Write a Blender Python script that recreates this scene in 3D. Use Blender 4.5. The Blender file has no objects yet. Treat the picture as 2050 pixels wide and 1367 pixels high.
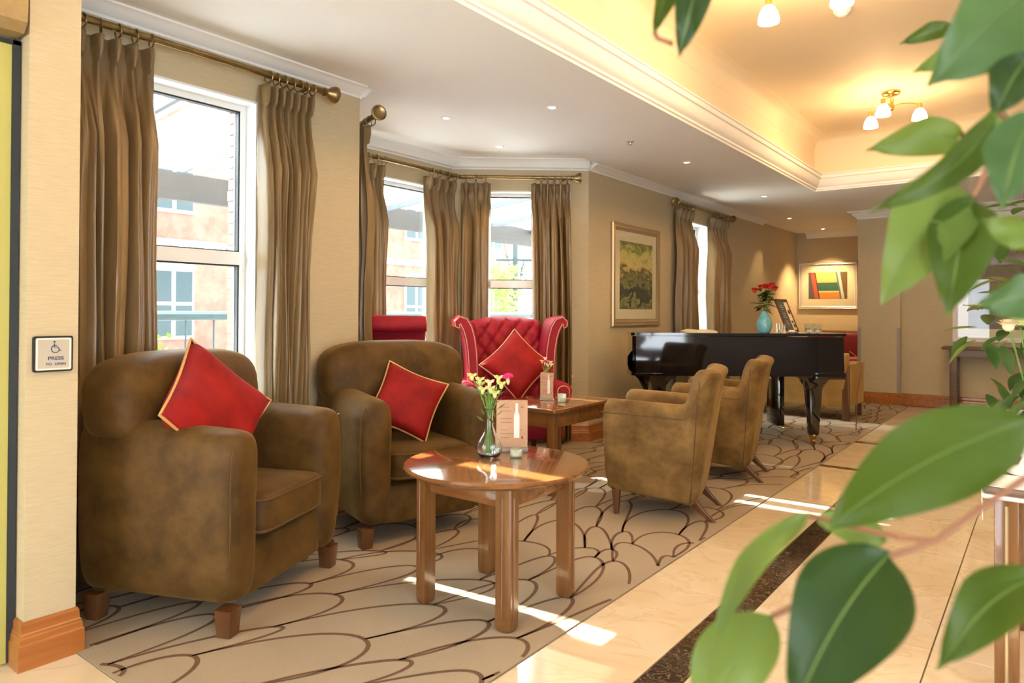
import bpy, bmesh, math, random
from mathutils import Vector, Matrix
random.seed(7)
S = bpy.context.scene
C = S.collection
PI = math.pi

# ------------------------------------------------------------------ camera
cam = bpy.data.cameras.new('camera'); camo = bpy.data.objects.new('camera', cam); C.objects.link(camo)
TH, PT, RL = math.atan(1072/1400), 0.0083, 0.0047
F = Vector((-math.sin(TH)*math.cos(PT), math.cos(TH)*math.cos(PT), math.sin(PT)))
R = Vector((math.cos(TH), math.sin(TH), 0)); U = R.cross(F)
R2 = math.cos(RL)*R + math.sin(RL)*U; U2 = -math.sin(RL)*R + math.cos(RL)*U
camo.matrix_world = Matrix(((R2.x, U2.x, -F.x, 0), (R2.y, U2.y, -F.y, 0), (R2.z, U2.z, -F.z, 1.2), (0, 0, 0, 1)))
cam.sensor_width = 36; cam.lens = 36*1400/2050; cam.shift_y = -70.1/2050
cam.clip_start = 0.02; cam.clip_end = 200
cam.dof.use_dof = True; cam.dof.focus_distance = 4.2; cam.dof.aperture_fstop = 5.0
S.camera = camo

# ------------------------------------------------------------------ world, sun, exposure
w = bpy.data.worlds.new('world'); S.world = w; w.use_nodes = True
bg = w.node_tree.nodes['Background']; bg.inputs[0].default_value = (0.86, 0.93, 1.0, 1); bg.inputs[1].default_value = 5.0
sd = bpy.data.lights.new('sun', 'SUN'); sd.energy = 40; sd.angle = 0.009; sd.color = (1, 0.95, 0.86)
so = bpy.data.objects.new('sun', sd); C.objects.link(so)
so.rotation_euler = Vector((1, 0.10, -0.6)).to_track_quat('-Z', 'Y').to_euler()
so.location = (-20, 0, 14)
S.view_settings.view_transform = 'Standard'; S.view_settings.look = 'None'
S.view_settings.exposure = 0.95; S.view_settings.gamma = 1; S.view_settings.use_curve_mapping = False

# ------------------------------------------------------------------ materials
def _new(name):
    m = bpy.data.materials.new(name); m.use_nodes = True
    nt = m.node_tree; return m, nt, nt.nodes['Principled BSDF']
def mat(name, col, rough=0.5, metal=0.0, col2=None, nscale=8.0, stretch=(1, 1, 1), detail=4, bump=0.0, bscale=None,
        sheen=0.0, coat=0.0, emit=None, estr=0.0, trans=0.0, spec=0.5, contrast=(0.35, 0.65), sub=0.0, rnd=0.0, wave=None):
    m, nt, b = _new(name)
    N, L = nt.nodes, nt.links
    b.inputs['Base Color'].default_value = (*col, 1); b.inputs['Roughness'].default_value = rough
    b.inputs['Metallic'].default_value = metal; b.inputs['Specular IOR Level'].default_value = spec
    if sheen:
        b.inputs['Sheen Weight'].default_value = sheen; b.inputs['Sheen Roughness'].default_value = 0.4
        b.inputs['Sheen Tint'].default_value = (*[min(1, (c/max(col))**.6) for c in col], 1)
    if coat: b.inputs['Coat Weight'].default_value = coat; b.inputs['Coat Roughness'].default_value = 0.05
    if emit: b.inputs['Emission Color'].default_value = (*emit, 1); b.inputs['Emission Strength'].default_value = estr
    if trans: b.inputs['Transmission Weight'].default_value = trans
    if col2 or bump:
        tc = N.new('ShaderNodeTexCoord'); mp = N.new('ShaderNodeMapping'); mp.inputs['Scale'].default_value = stretch
        L.new(tc.outputs['Object'], mp.inputs['Vector'])
        src = mp.outputs['Vector']
        if rnd:
            oi = N.new('ShaderNodeObjectInfo'); ad = N.new('ShaderNodeVectorMath'); ad.operation = 'MULTIPLY_ADD'
            L.new(oi.outputs['Random'], ad.inputs[0]); ad.inputs[1].default_value = (37, 91, 53); L.new(src, ad.inputs[2]); src = ad.outputs[0]
        nz = N.new('ShaderNodeTexNoise'); nz.inputs['Scale'].default_value = nscale; nz.inputs['Detail'].default_value = detail
        nz.inputs['Roughness'].default_value = 0.6
        L.new(src, nz.inputs['Vector']); fac = nz.outputs['Fac']
        if col2:
            cr = N.new('ShaderNodeValToRGB'); cr.color_ramp.elements[0].position = contrast[0]; cr.color_ramp.elements[1].position = contrast[1]
            cr.color_ramp.elements[0].color = (*col, 1); cr.color_ramp.elements[1].color = (*col2, 1)
            L.new(fac, cr.inputs[0]); L.new(cr.outputs[0], b.inputs['Base Color'])
        if bump:
            n2 = nz
            if bscale:
                n2 = N.new('ShaderNodeTexNoise'); n2.inputs['Scale'].default_value = bscale; n2.inputs['Detail'].default_value = 3
                L.new(src, n2.inputs['Vector'])
            bp = N.new('ShaderNodeBump'); bp.inputs['Strength'].default_value = bump; bp.inputs['Distance'].default_value = 0.01
            L.new(n2.outputs['Fac'], bp.inputs['Height']); L.new(bp.outputs[0], b.inputs['Normal'])
    return m
def thin(name, tint, gloss=0.08, rough=0.0, translucent=0.0, tcol=None):
    """thin sheet: transparent + glossy (+ translucent)"""
    m, nt, b = _new(name); N, L = nt.nodes, nt.links
    tr = N.new('ShaderNodeBsdfTransparent'); tr.inputs[0].default_value = (*tint, 1)
    gl = N.new('ShaderNodeBsdfGlossy'); gl.inputs['Roughness'].default_value = rough
    lw = N.new('ShaderNodeLayerWeight'); lw.inputs[0].default_value = .5; pw = N.new('ShaderNodeMath'); pw.operation = 'POWER'; pw.inputs[1].default_value = 5; L.new(lw.outputs['Facing'], pw.inputs[0])
    fr = N.new('ShaderNodeMath'); fr.operation = 'MULTIPLY_ADD'; fr.inputs[1].default_value = .9; fr.inputs[2].default_value = gloss*.5; L.new(pw.outputs[0], fr.inputs[0])
    mx = N.new('ShaderNodeMixShader'); L.new(fr.outputs[0], mx.inputs[0]); L.new(tr.outputs[0], mx.inputs[1]); L.new(gl.outputs[0], mx.inputs[2])
    out = mx.outputs[0]
    if translucent:
        tl = N.new('ShaderNodeBsdfTranslucent'); tl.inputs[0].default_value = (*(tcol or tint), 1)
        m2 = N.new('ShaderNodeMixShader'); m2.inputs[0].default_value = translucent
        L.new(out, m2.inputs[1]); L.new(tl.outputs[0], m2.inputs[2]); out = m2.outputs[0]
    L.new(out, N['Material Output'].inputs[0]); return m
def cloth_translucent(name, col, col2, fac=0.2, rough=0.4, sheen=0.3, nscale=6, stretch=(1, 1, 1), tcol=None):
    m = mat(name, col, rough, col2=col2, nscale=nscale, stretch=stretch, sheen=sheen, bump=0.05, bscale=300, contrast=(0.3, 0.7))
    nt = m.node_tree; N, L = nt.nodes, nt.links; b = N['Principled BSDF']
    tl = N.new('ShaderNodeBsdfTranslucent'); tl.inputs[0].default_value = (*(tcol or col2), 1)
    mx = N.new('ShaderNodeMixShader'); mx.inputs[0].default_value = fac
    L.new(b.outputs[0], mx.inputs[1]); L.new(tl.outputs[0], mx.inputs[2]); L.new(mx.outputs[0], N['Material Output'].inputs[0]); return m
def wood(name, c1, c2, rough=0.25, coat=0.3, axis=0, scale=1.0):
    st = [9, 9, 9]; st[axis] = 0.7
    return mat(name, c1, rough, col2=c2, nscale=3.2*scale, stretch=tuple(st), detail=6, coat=coat, bump=0.03, contrast=(0.3, 0.7), rnd=1)

M = {}
M['wallpaper'] = mat('wallpaper_grasscloth', (0.505, 0.41, 0.25), 0.75, col2=(0.595, 0.50, 0.325), nscale=3.5, stretch=(4, 4, 55), detail=5, bump=0.10, contrast=(0.25, 0.75))
M['white'] = mat('plaster_white', (0.88, 0.885, 0.875), 0.7)
M['coffer'] = mat('coffer_cream', (0.85, 0.74, 0.55), 0.7)  # even cream, warmer than the ceiling white, on coffer sides, top and cove
M['upvc'] = mat('window_white', (0.86, 0.88, 0.88), 0.35)
M['gasket'] = mat('black_gasket', (0.02, 0.025, 0.03), 0.5)
M['base_wood'] = wood('baseboard_wood', (0.31, 0.092, 0.016), (0.45, 0.16, 0.033), 0.3, 0.3, 1)
M['table_wood'] = wood('table_wood', (0.13, 0.046, 0.012), (0.25, 0.10, 0.028), 0.13, 0.7, 0)
M['leg_wood'] = wood('leg_wood', (0.13, 0.05, 0.012), (0.23, 0.10, 0.03), 0.22, 0.4, 2)
M['dark_wood'] = wood('dark_leg_wood', (0.085, 0.03, 0.01), (0.15, 0.06, 0.02), 0.3, 0.3, 2)
M['console_wood'] = wood('console_wood', (0.10, 0.055, 0.03), (0.17, 0.10, 0.055), 0.45, 0.1, 0)
M['velvet'] = mat('brown_velvet', (0.036, 0.017, 0.003), 0.6, spec=0.22, col2=(0.145, 0.074, 0.017), nscale=7, detail=8, sheen=0.2, bump=0.12, bscale=60, contrast=(0.24, 0.80), rnd=1)
M['velvet_tan'] = mat('tan_velvet', (0.085, 0.044, 0.009), 0.6, spec=0.25, col2=(0.25, 0.145, 0.045), nscale=7, detail=8, sheen=0.2, bump=0.12, bscale=60, contrast=(0.3, 0.66), rnd=1)
M['velvet_gold'] = mat('golden_brown_fabric', (0.34, 0.19, 0.04), 0.8, col2=(0.42, 0.25, 0.07), nscale=6, sheen=0.3)
M['seam'] = mat('dark_seam', (0.10, 0.052, 0.016), 0.7)
M['red'] = mat('red_velvet', (0.20, 0.004, 0.005), 0.7, col2=(0.34, 0.010, 0.009), spec=0.25, nscale=6, detail=5, sheen=0.10, bump=0.1, bscale=50, rnd=1)
M['red_wing'] = mat('crimson_fabric', (0.25, 0.004, 0.014), 0.6, col2=(0.35, 0.009, 0.022), spec=0.3, nscale=6, sheen=0.22, bump=0.08, bscale=80)
M['gold'] = mat('gold_piping', (0.62, 0.36, 0.13), 0.5, sheen=0.2)
M['pink_gold'] = mat('pale_piping', (0.66, 0.38, 0.22), 0.5)
M['curtain'] = cloth_translucent('satin_curtain', (0.165, 0.105, 0.043), (0.33, 0.23, 0.11), 0.12, 0.30, 0.08, 2.2, (6, 6, 0.6), (0.75, 0.40, 0.13))
M['brass'] = mat('antique_brass', (0.36, 0.27, 0.13), 0.32, 1.0, col2=(0.26, 0.19, 0.09), nscale=12)
M['gilt'] = mat('bright_brass', (0.72, 0.48, 0.16), 0.25, 1.0)
M['steel'] = mat('brushed_steel', (0.55, 0.54, 0.52), 0.35, 1.0)
M['guard'] = mat('grey_corner_guard', (0.33, 0.29, 0.27), 0.5)
M['piano'] = mat('piano_black_lacquer', (0.006, 0.006, 0.007), 0.06, coat=1.0)
M['ivory'] = mat('ivory', (0.85, 0.80, 0.68), 0.3)
M['black'] = mat('black_plastic', (0.015, 0.015, 0.015), 0.4)
M['glass'] = thin('window_glass', (0.97, 0.99, 0.98))
M['canopy_glass'] = thin('frosted_canopy', (0.80, 0.85, 0.88), translucent=0.75, tcol=(0.86, 0.90, 0.93))
M['acrylic'] = thin('clear_acrylic', (0.95, 0.97, 0.97))
def clear_glass(name, tint=(0.95, 1, 0.98)):
    m, nt, b = _new(name); b.inputs['Base Color'].default_value = (*tint, 1); b.inputs['Roughness'].default_value = 0.0
    b.inputs['Transmission Weight'].default_value = 1; b.inputs['IOR'].default_value = 1.45; return m
M['vase_glass'] = clear_glass('clear_glass')
M['wax'] = mat('white_wax', (0.9, 0.88, 0.8), 0.5)
M['frost'] = thin('frosted_tealight_glass', (0.9, 0.95, 0.92), translucent=0.35, tcol=(0.9, 0.95, 0.9))
M['blue_glaze'] = mat('turquoise_glaze', (0.10, 0.36, 0.44), 0.2, col2=(0.22, 0.52, 0.58), nscale=9, coat=0.5)
M['leaf'] = None
M['stem'] = mat('green_stem', (0.16, 0.30, 0.06), 0.5)
M['twig'] = mat('reddish_twig', (0.27, 0.12, 0.06), 0.6)
M['petal_red'] = mat('red_petal', (0.62, 0.03, 0.02), 0.6)
M['petal_pink'] = mat('pink_petal', (0.80, 0.05, 0.24), 0.6)
M['petal_cream'] = mat('cream_petal', (0.85, 0.72, 0.45), 0.6)
M['petal_lime'] = mat('lime_bud', (0.66, 0.70, 0.28), 0.6)
M['petal_maroon'] = mat('maroon_petal', (0.20, 0.01, 0.02), 0.6)
M['porcelain'] = mat('white_porcelain', (0.88, 0.87, 0.84), 0.2)
M['linen'] = mat('white_linen', (0.88, 0.87, 0.85), 0.8)
M['brick'] = mat('red_brick', (0.27, 0.10, 0.07), 0.85, col2=(0.34, 0.15, 0.11), nscale=3, rnd=1)
M['stone'] = mat('pale_stone', (0.72, 0.70, 0.66), 0.8)
M['pane_dark'] = mat('far_window_pane', (0.03, 0.055, 0.06), 0.2)
M['iron'] = mat('dark_painted_iron', (0.03, 0.055, 0.06), 0.5)
M['beam'] = mat('canopy_beam_paint', (0.016, 0.012, 0.011), 0.6)
M['paving'] = mat('pale_paving', (0.74, 0.73, 0.70), 0.9, col2=(0.80, 0.79, 0.77), nscale=4)
M['roof'] = mat('slate', (0.07, 0.08, 0.095), 0.8)
M['frame_gold'] = mat('champagne_frame', (0.50, 0.38, 0.22), 0.35, 0.6)
M['frame_silver'] = mat('silver_frame', (0.62, 0.58, 0.54), 0.35, 0.5)
M['mount'] = mat('cream_mount', (0.78, 0.66, 0.48), 0.8)
M['lampglass'] = mat('opal_lamp_glass', (0.95, 0.9, 0.8), 0.3, emit=(1.0, 0.80, 0.48), estr=14)
M['downlight'] = mat('downlight_lens', (0.95, 0.95, 0.9), 0.3, emit=(1.0, 0.88, 0.68), estr=9)
M['operator'] = mat('bronze_cover', (0.34, 0.23, 0.10), 0.4, 0.3, col2=(0.38, 0.27, 0.12), nscale=40)
M['door'] = mat('olive_yellow_door', (0.48, 0.44, 0.12), 0.4)
M['card'] = mat('kraft_pink_card', (0.56, 0.335, 0.205), 0.8, col2=(0.60, 0.375, 0.24), nscale=20)
M['ink'] = mat('brown_ink', (0.25, 0.10, 0.05), 0.8)
M['ink_blue'] = mat('navy_ink', (0.02, 0.045, 0.13), 0.7)
M['plate'] = mat('cream_plate', (0.60, 0.55, 0.45), 0.35, 0.3)
M['plant_pot'] = mat('charcoal_pot', (0.05, 0.05, 0.05), 0.6)
M['soil'] = mat('soil', (0.05, 0.03, 0.02), 0.9)

def leaf_mat(name, c1, c2, tl):
    m = cloth_translucent(name, c1, c2, 0.3, 0.35, 0.0, 8, (1, 1, 1), tl)
    return m
M['leaf'] = leaf_mat('leaf_green', (0.075, 0.145, 0.018), (0.11, 0.19, 0.03), (0.22, 0.36, 0.04))
M['leaf_dark'] = leaf_mat('leaf_deep_green', (0.035, 0.085, 0.02), (0.06, 0.125, 0.03), (0.10, 0.22, 0.04))
M['leaf_pale'] = leaf_mat('leaf_pale_green', (0.20, 0.31, 0.065), (0.27, 0.38, 0.10), (0.38, 0.52, 0.13))
M['leaf_blue'] = leaf_mat('leaf_blue_green', (0.09, 0.20, 0.075), (0.14, 0.26, 0.10), (0.22, 0.38, 0.12))

def marble(name, c1, c2, vein, vs, rough):
    m, nt, b = _new(name); N, L = nt.nodes, nt.links
    tc = N.new('ShaderNodeTexCoord'); oi = N.new('ShaderNodeObjectInfo'); ad = N.new('ShaderNodeVectorMath'); ad.operation = 'MULTIPLY_ADD'
    L.new(oi.outputs['Random'], ad.inputs[0]); ad.inputs[1].default_value = (23, 71, 11); L.new(tc.outputs['Object'], ad.inputs[2])
    n1 = N.new('ShaderNodeTexNoise'); n1.inputs['Scale'].default_value = 2.2; n1.inputs['Detail'].default_value = 8; n1.inputs['Distortion'].default_value = 1.2
    L.new(ad.outputs[0], n1.inputs['Vector'])
    cr = N.new('ShaderNodeValToRGB'); cr.color_ramp.elements[0].position = .35; cr.color_ramp.elements[1].position = .68
    cr.color_ramp.elements[0].color = (*c1, 1); cr.color_ramp.elements[1].color = (*c2, 1); L.new(n1.outputs['Fac'], cr.inputs[0])
    n2 = N.new('ShaderNodeTexNoise'); n2.inputs['Scale'].default_value = vs; n2.inputs['Detail'].default_value = 6; n2.inputs['Distortion'].default_value = 2.5
    L.new(ad.outputs[0], n2.inputs['Vector'])
    v = N.new('ShaderNodeValToRGB'); e = v.color_ramp.elements; e[0].position = .47; e[0].color = (0, 0, 0, 1); e[1].position = .50; e[1].color = (1, 1, 1, 1)
    e3 = v.color_ramp.elements.new(.53); e3.color = (0, 0, 0, 1); L.new(n2.outputs['Fac'], v.inputs[0])
    mu = N.new('ShaderNodeMath'); mu.operation = 'MULTIPLY'; mu.inputs[1].default_value = .55; L.new(v.outputs[0], mu.inputs[0])
    mx = N.new('ShaderNodeMix'); mx.data_type = 'RGBA'; L.new(mu.outputs[0], mx.inputs[0]); L.new(cr.outputs[0], mx.inputs[6]); mx.inputs[7].default_value = (*vein, 1)
    L.new(mx.outputs[2], b.inputs['Base Color']); b.inputs['Roughness'].default_value = rough; b.inputs['Coat Weight'].default_value = .4
    b.inputs['Coat Roughness'].default_value = .06; return m
M['marble'] = marble('cream_marble', (0.72, 0.585, 0.395), (0.80, 0.69, 0.51), (0.64, 0.48, 0.29), 2.0, 0.16)
M['marble_dark'] = marble('dark_emperador', (0.022, 0.012, 0.006), (0.075, 0.045, 0.022), (0.36, 0.25, 0.14), 15.0, 0.14)
M['grout'] = mat('grout', (0.33, 0.24, 0.14), 0.9)
M['carpet'] = mat('carpet_beige', (0.315, 0.236, 0.148), 0.95, col2=(0.44, 0.348, 0.238), nscale=260, detail=2, bump=0.5, bscale=400, sheen=0.2, contrast=(0.2, 0.8))
M['carpet_line'] = mat('carpet_brown_line', (0.125, 0.064, 0.032), 0.95, col2=(0.18, 0.10, 0.055), nscale=260, detail=2, bump=0.5, bscale=400)

# ------------------------------------------------------------------ mesh helpers
def obj(name, bm, m, parent=None, smooth=35, loc=None, rot=None):
    bmesh.ops.recalc_face_normals(bm, faces=bm.faces[:])
    me = bpy.data.meshes.new(name); bm.to_mesh(me); bm.free()
    if smooth:
        me.polygons.foreach_set('use_smooth', [True]*len(me.polygons)); me.set_sharp_from_angle(angle=math.radians(smooth))
    me.materials.append(M[m] if isinstance(m, str) else m)
    o = bpy.data.objects.new(name, me); C.objects.link(o)
    if parent: o.parent = parent
    if loc: o.location = loc
    if rot: o.rotation_euler = rot
    return o
def tag(o, label, cat, group=None):
    o['label'] = label; o['category'] = cat
    if group: o['group'] = group
    return o
def thing(name, label, cat, loc=(0, 0, 0), rotz=0, group=None):
    o = bpy.data.objects.new(name, None); C.objects.link(o); o.empty_display_size = .1
    o.location = loc; o.rotation_euler = (0, 0, rotz); return tag(o, label, cat, group)
def struct(o): o['kind'] = 'structure'; return o
def dup(root, loc, rotz, label, group=None):
    r = root.copy(); C.objects.link(r); r.location = loc; r.rotation_euler = (0, 0, rotz); r['label'] = label
    if group: r['group'] = group
    for ch in list(root.children):
        c = ch.copy(); C.objects.link(c); c.parent = r
        for g in list(ch.children):
            d = g.copy(); C.objects.link(d); d.parent = c
    return r
def nb(): return bmesh.new()
def box(bm, x0, x1, y0, y1, z0, z1, bev=0, seg=2):
    v = [bm.verts.new(p) for p in ((x0, y0, z0), (x1, y0, z0), (x1, y1, z0), (x0, y1, z0), (x0, y0, z1), (x1, y0, z1), (x1, y1, z1), (x0, y1, z1))]
    fs = [bm.faces.new([v[i] for i in q]) for q in ((3, 2, 1, 0), (4, 5, 6, 7), (0, 1, 5, 4), (1, 2, 6, 5), (2, 3, 7, 6), (3, 0, 4, 7))]
    if bev:
        es = list({e for f in fs for e in f.edges}); bmesh.ops.bevel(bm, geom=es, offset=bev, segments=seg, affect='EDGES', profile=.5)
    return bm
def B(*a, **k): return box(nb(), *a, **k)
def loft(bm, rings, closed=True, cap=True, loop=False):
    vs = [[bm.verts.new(p) for p in r] for r in rings]; n = len(vs[0]); m = len(vs)
    for i in range(m if loop else m-1):
        a, b = vs[i], vs[(i+1) % m]
        for j in range(n if closed else n-1):
            k = (j+1) % n
            bm.faces.new((a[j], a[k], b[k], b[j]))
    if cap and not loop and closed:
        bm.faces.new(vs[0][::-1]); bm.faces.new(vs[-1])
    return bm
def lathe(bm, prof, n=20, c=(0, 0, 0), close_ends=True):
    rings = [[(c[0]+r*math.cos(2*PI*j/n), c[1]+r*math.sin(2*PI*j/n), c[2]+z) for j in range(n)] for r, z in prof]
    return loft(bm, rings, cap=close_ends)
def tube(bm, pts, r, n=8, closed=False):
    pts = [Vector(p) for p in pts]; m = len(pts); rings = []; up = None
    for i, p in enumerate(pts):
        t = (pts[(i+1) % m]-pts[i-1]) if closed else (pts[min(i+1, m-1)]-pts[max(i-1, 0)])
        if t.length < 1e-9: t = Vector((0, 0, 1))
        t.normalize()
        if up is None: up = Vector((0, 0, 1)) if abs(t.z) < .9 else Vector((1, 0, 0))
        a = up - t*up.dot(t)
        if a.length < 1e-4: a = t.orthogonal()
        a.normalize(); up = a; b = t.cross(a)
        rr = r[i] if isinstance(r, (list, tuple)) else r
        rings.append([p+(a*math.cos(2*PI*j/n)+b*math.sin(2*PI*j/n))*rr for j in range(n)])
    return loft(bm, rings, loop=closed)
def prism(bm, poly, axis, a0, a1):
    def P(p, q):
        return {'x': (q, p[0], p[1]), 'y': (p[0], q, p[1]), 'z': (p[0], p[1], q)}[axis]
    return loft(bm, [[P(p, a0) for p in poly], [P(p, a1) for p in poly]])
def extr_path(bm, prof, path, closed=False, side=1):
    """profile [(out, z)] swept along a plan path with mitred corners; out is to the left of the path if side=1"""
    P = [Vector((p[0], p[1])) for p in path]; m = len(P); rings = []
    for i in range(m):
        d1 = (P[i]-P[i-1]).normalized() if (i > 0 or closed) else None
        d2 = (P[(i+1) % m]-P[i]).normalized() if (i < m-1 or closed) else None
        d1 = d1 or d2; d2 = d2 or d1
        n1 = Vector((-d1.y, d1.x))*side; n2 = Vector((-d2.y, d2.x))*side; nn = (n1+n2)
        nn = nn/max(nn.dot(n1), .2)
        rings.append([(P[i].x+nn.x*o, P[i].y+nn.y*o, z) for o, z in prof])
    return loft(bm, rings, loop=closed)
def sgnpow(v, e): return math.copysign(abs(v)**e, v)
def superell(bm, c, s, e1=.5, e2=.5, nu=28, nv=16, fn=None):
    rings = []
    for i in range(1, nv):
        th = -PI/2+PI*i/nv; r = []
        for j in range(nu):
            ph = 2*PI*j/nu
            p = (sgnpow(math.cos(th), e1)*sgnpow(math.cos(ph), e2), sgnpow(math.cos(th), e1)*sgnpow(math.sin(ph), e2), sgnpow(math.sin(th), e1))
            p = (c[0]+s[0]*p[0], c[1]+s[1]*p[1], c[2]+s[2]*p[2]); r.append(fn(p) if fn else p)
        rings.append(r)
    return loft(bm, rings)
def rrect(w, h, r, n=4):
    pts = []
    for cx, cy, a in ((w/2-r, h/2-r, 0), (-w/2+r, h/2-r, 90), (-w/2+r, -h/2+r, 180), (w/2-r, -h/2+r, 270)):
        for k in range(n+1):
            t = math.radians(a+90*k/n); pts.append((cx+r*math.cos(t), cy+r*math.sin(t)))
    return pts
def circ(n, r, cx=0, cy=0): return [(cx+r*math.cos(2*PI*k/n), cy+r*math.sin(2*PI*k/n)) for k in range(n)]
def lerp(a, b, t): return a+(b-a)*t
def smooth01(t): t = max(0, min(1, t)); return t*t*(3-2*t)

# ================================================================== STRUCTURE
WX, CZ = -3.4, 2.585          # window wall plane, ceiling height
# --- floor: slab, marble tiles, dark strips
floor = struct(obj('floor', B(-4.9, 3.6, -3.0, 12.9, -.15, -.008), 'grout', smooth=0))
tile_cache = {}
def tile(x0, x1, y0, y1, m='marble', name='floor_tile'):
    g = .0022; k = (round(x1-x0, 3), round(y1-y0, 3), m)
    if k not in tile_cache:
        w_, d_ = (x1-x0)/2-g, (y1-y0)/2-g
        o = obj(name, B(-w_, w_, -d_, d_, -.010, 0, bev=.0012, seg=1), m, floor, smooth=0); tile_cache[k] = o.data
    else:
        o = bpy.data.objects.new(name, tile_cache[k]); C.objects.link(o); o.parent = floor
    o.location = ((x0+x1)/2, (y0+y1)/2, 0); return o
T = .607; Y0 = 2.893-5*T
def dark(x0, x1, y0, y1): tile(x0, x1, y0, y1, 'marble_dark', 'marble_strip')
bands = [(5.86, 5.95), (7.15, 7.25)]
def rows(y_min, y_max):
    ys = []; y = Y0
    while y < y_max:
        a, b = max(y, y_min), min(y+T, y_max)
        segs = [(a, b)]
        for p, q in bands:
            ns = []
            for s, e in segs:
                if q <= s or p >= e: ns.append((s, e)); continue
                if s < p: ns.append((s, p))
                if e > q: ns.append((q, e))
            segs = ns
        ys += [s for s in segs if s[1]-s[0] > .02]; y += T
    return ys
for a, b in rows(1.03, 10.4): tile(-1.436, -1.07, a, b)
y = -.142
while y < 10.4:
    a, b = max(y, -.142), min(y+1.214, 10.4); dark(-1.07, -.942, a, b); y += 1.214
xs = [-.942+.611*k for k in range(5)]
for x in xs[:4]:
    for a, b in rows(-.142, 10.4): tile(x, x+.611, a, b)
for x in [-1.07-T*k for k in range(1, 4)]:
    for a, b in rows(-.142, 1.03): tile(x, x+T, a, b)
for p, q in bands:
    dark(-1.436, -1.07, p, q)
    for x in xs[:4]: dark(x, x+.611, p, q)

# --- carpet with woven curving lines
cp = [(-1.438, 1.03), (-1.438, 10.4), (-2.04, 10.4), (-2.04, 12.55), (-3.4, 12.55), (-3.4, 5.61), (-4.37, 4.80), (-4.37, 3.25), (-3.4, 2.87), (-3.4, 1.03)]
carpet = tag(obj('fitted_carpet', prism(nb(), cp, 'z', -.007, .004), 'carpet', smooth=0), 'beige fitted carpet with brown curving leaf lines under the armchairs', 'carpet')
def wob(x, y): return (x+.16*math.sin(1.7*y+.7)+.08*math.sin(3.1*x+1.9*y), y+.16*math.sin(2.3*x+.4)+.07*math.sin(3.3*y-2*x))
lines = nb()
def ribbon(pts, wd):
    pts = [Vector((p[0], p[1])) for p in pts]; L_, R_ = [], []
    for i, p in enumerate(pts):
        t = (pts[min(i+1, len(pts)-1)]-pts[max(i-1, 0)]).normalized(); n = Vector((-t.y, t.x)); ww = wd*(.6+.4*math.sin(PI*i/(len(pts)-1)))
        L_.append(p+n*ww/2); R_.append(p-n*ww/2)
    prev = None
    for a, b in zip(L_, R_):
        mid = (a+b)/2
        ok = -3.38 < mid.x < -1.446 and 1.04 < mid.y < 10.38 or (-4.2 < mid.x <= -3.38 and 3.15 < mid.y < 4.75) or (-3.38 < mid.x < -2.06 and 10.3 < mid.y < 12.5)
        cur = (lines.verts.new((a.x, a.y, .0046)), lines.verts.new((b.x, b.y, .0046))) if ok else None
        if prev and cur: lines.faces.new((prev[0], prev[1], cur[1], cur[0]))
        prev = cur
# overlapping teardrop scales running down the room
ang = math.radians(8); ca, sa = math.cos(ang), math.sin(ang)
W_, H_, SK = .225, .36, .22
jr = random.Random(31); JT = {}
def apex(r_, c_):
    """apex of scale (r,c), jittered; rows shift sideways so feet land on the apexes below"""
    if (r_, c_) not in JT: JT[r_, c_] = (jr.uniform(-.30, .30)*W_, jr.uniform(-.34, .34)*H_)
    j = JT[r_, c_]; u = (c_+.5*(r_ % 2)+SK*r_)*W_+j[0]; v = r_*H_+j[1]
    return Vector((u, v))
for rr_ in range(-24, 34):
    for cc in range(-42, 46):
        T_ = apex(rr_, cc); lo_ = cc-1+(rr_ % 2); A_ = apex(rr_-1, lo_); B_ = apex(rr_-1, lo_+1)
        mid = (A_+B_)/2; e_ = (A_-B_)/2; hv = T_-mid; pts = []
        for k in range(25):
            a = PI*k/24; sn = math.sin(a); p = mid+e_*math.cos(a)*(1+.16*sn)+hv*(sn**.9)
            x, yy = wob(p.x*ca-p.y*sa, p.x*sa+p.y*ca); pts.append((x-2.4, yy+5.5))
        mid = pts[12]
        if -5 < mid[0] < -.8 and .3 < mid[1] < 13: ribbon(pts, .018)
pl = obj('carpet_pattern', lines, 'carpet_line', carpet, smooth=0); pl['kind'] = 'stuff'

# --- walls
def wall_seg(bm, p0, p1, z0, z1, th, holes):
    """vertical wall from p0 to p1 (plan), inner face on the path, thickness outward (right of the path); holes (s0,s1,za,zb)"""
    p0, p1 = Vector(p0), Vector(p1); L_ = (p1-p0).length; d = (p1-p0)/L_; n = Vector((d.y, -d.x))
    ss = sorted({0, L_, *[h[0] for h in holes], *[h[1] for h in holes]}); zs = sorted({z0, z1, *[h[2] for h in holes], *[h[3] for h in holes]})
    for i in range(len(ss)-1):
        for k in range(len(zs)-1):
            sm, zm = (ss[i]+ss[i+1])/2, (zs[k]+zs[k+1])/2
            if any(h[0] < sm < h[1] and h[2] < zm < h[3] for h in holes): continue
            q = [p0+d*s+n*o for s, o in ((ss[i], 0), (ss[i+1], 0), (ss[i+1], th), (ss[i], th))]
            loft(bm, [[(v.x, v.y, zs[k]) for v in q], [(v.x, v.y, zs[k+1]) for v in q]])
    return bm
WT = .24
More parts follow.
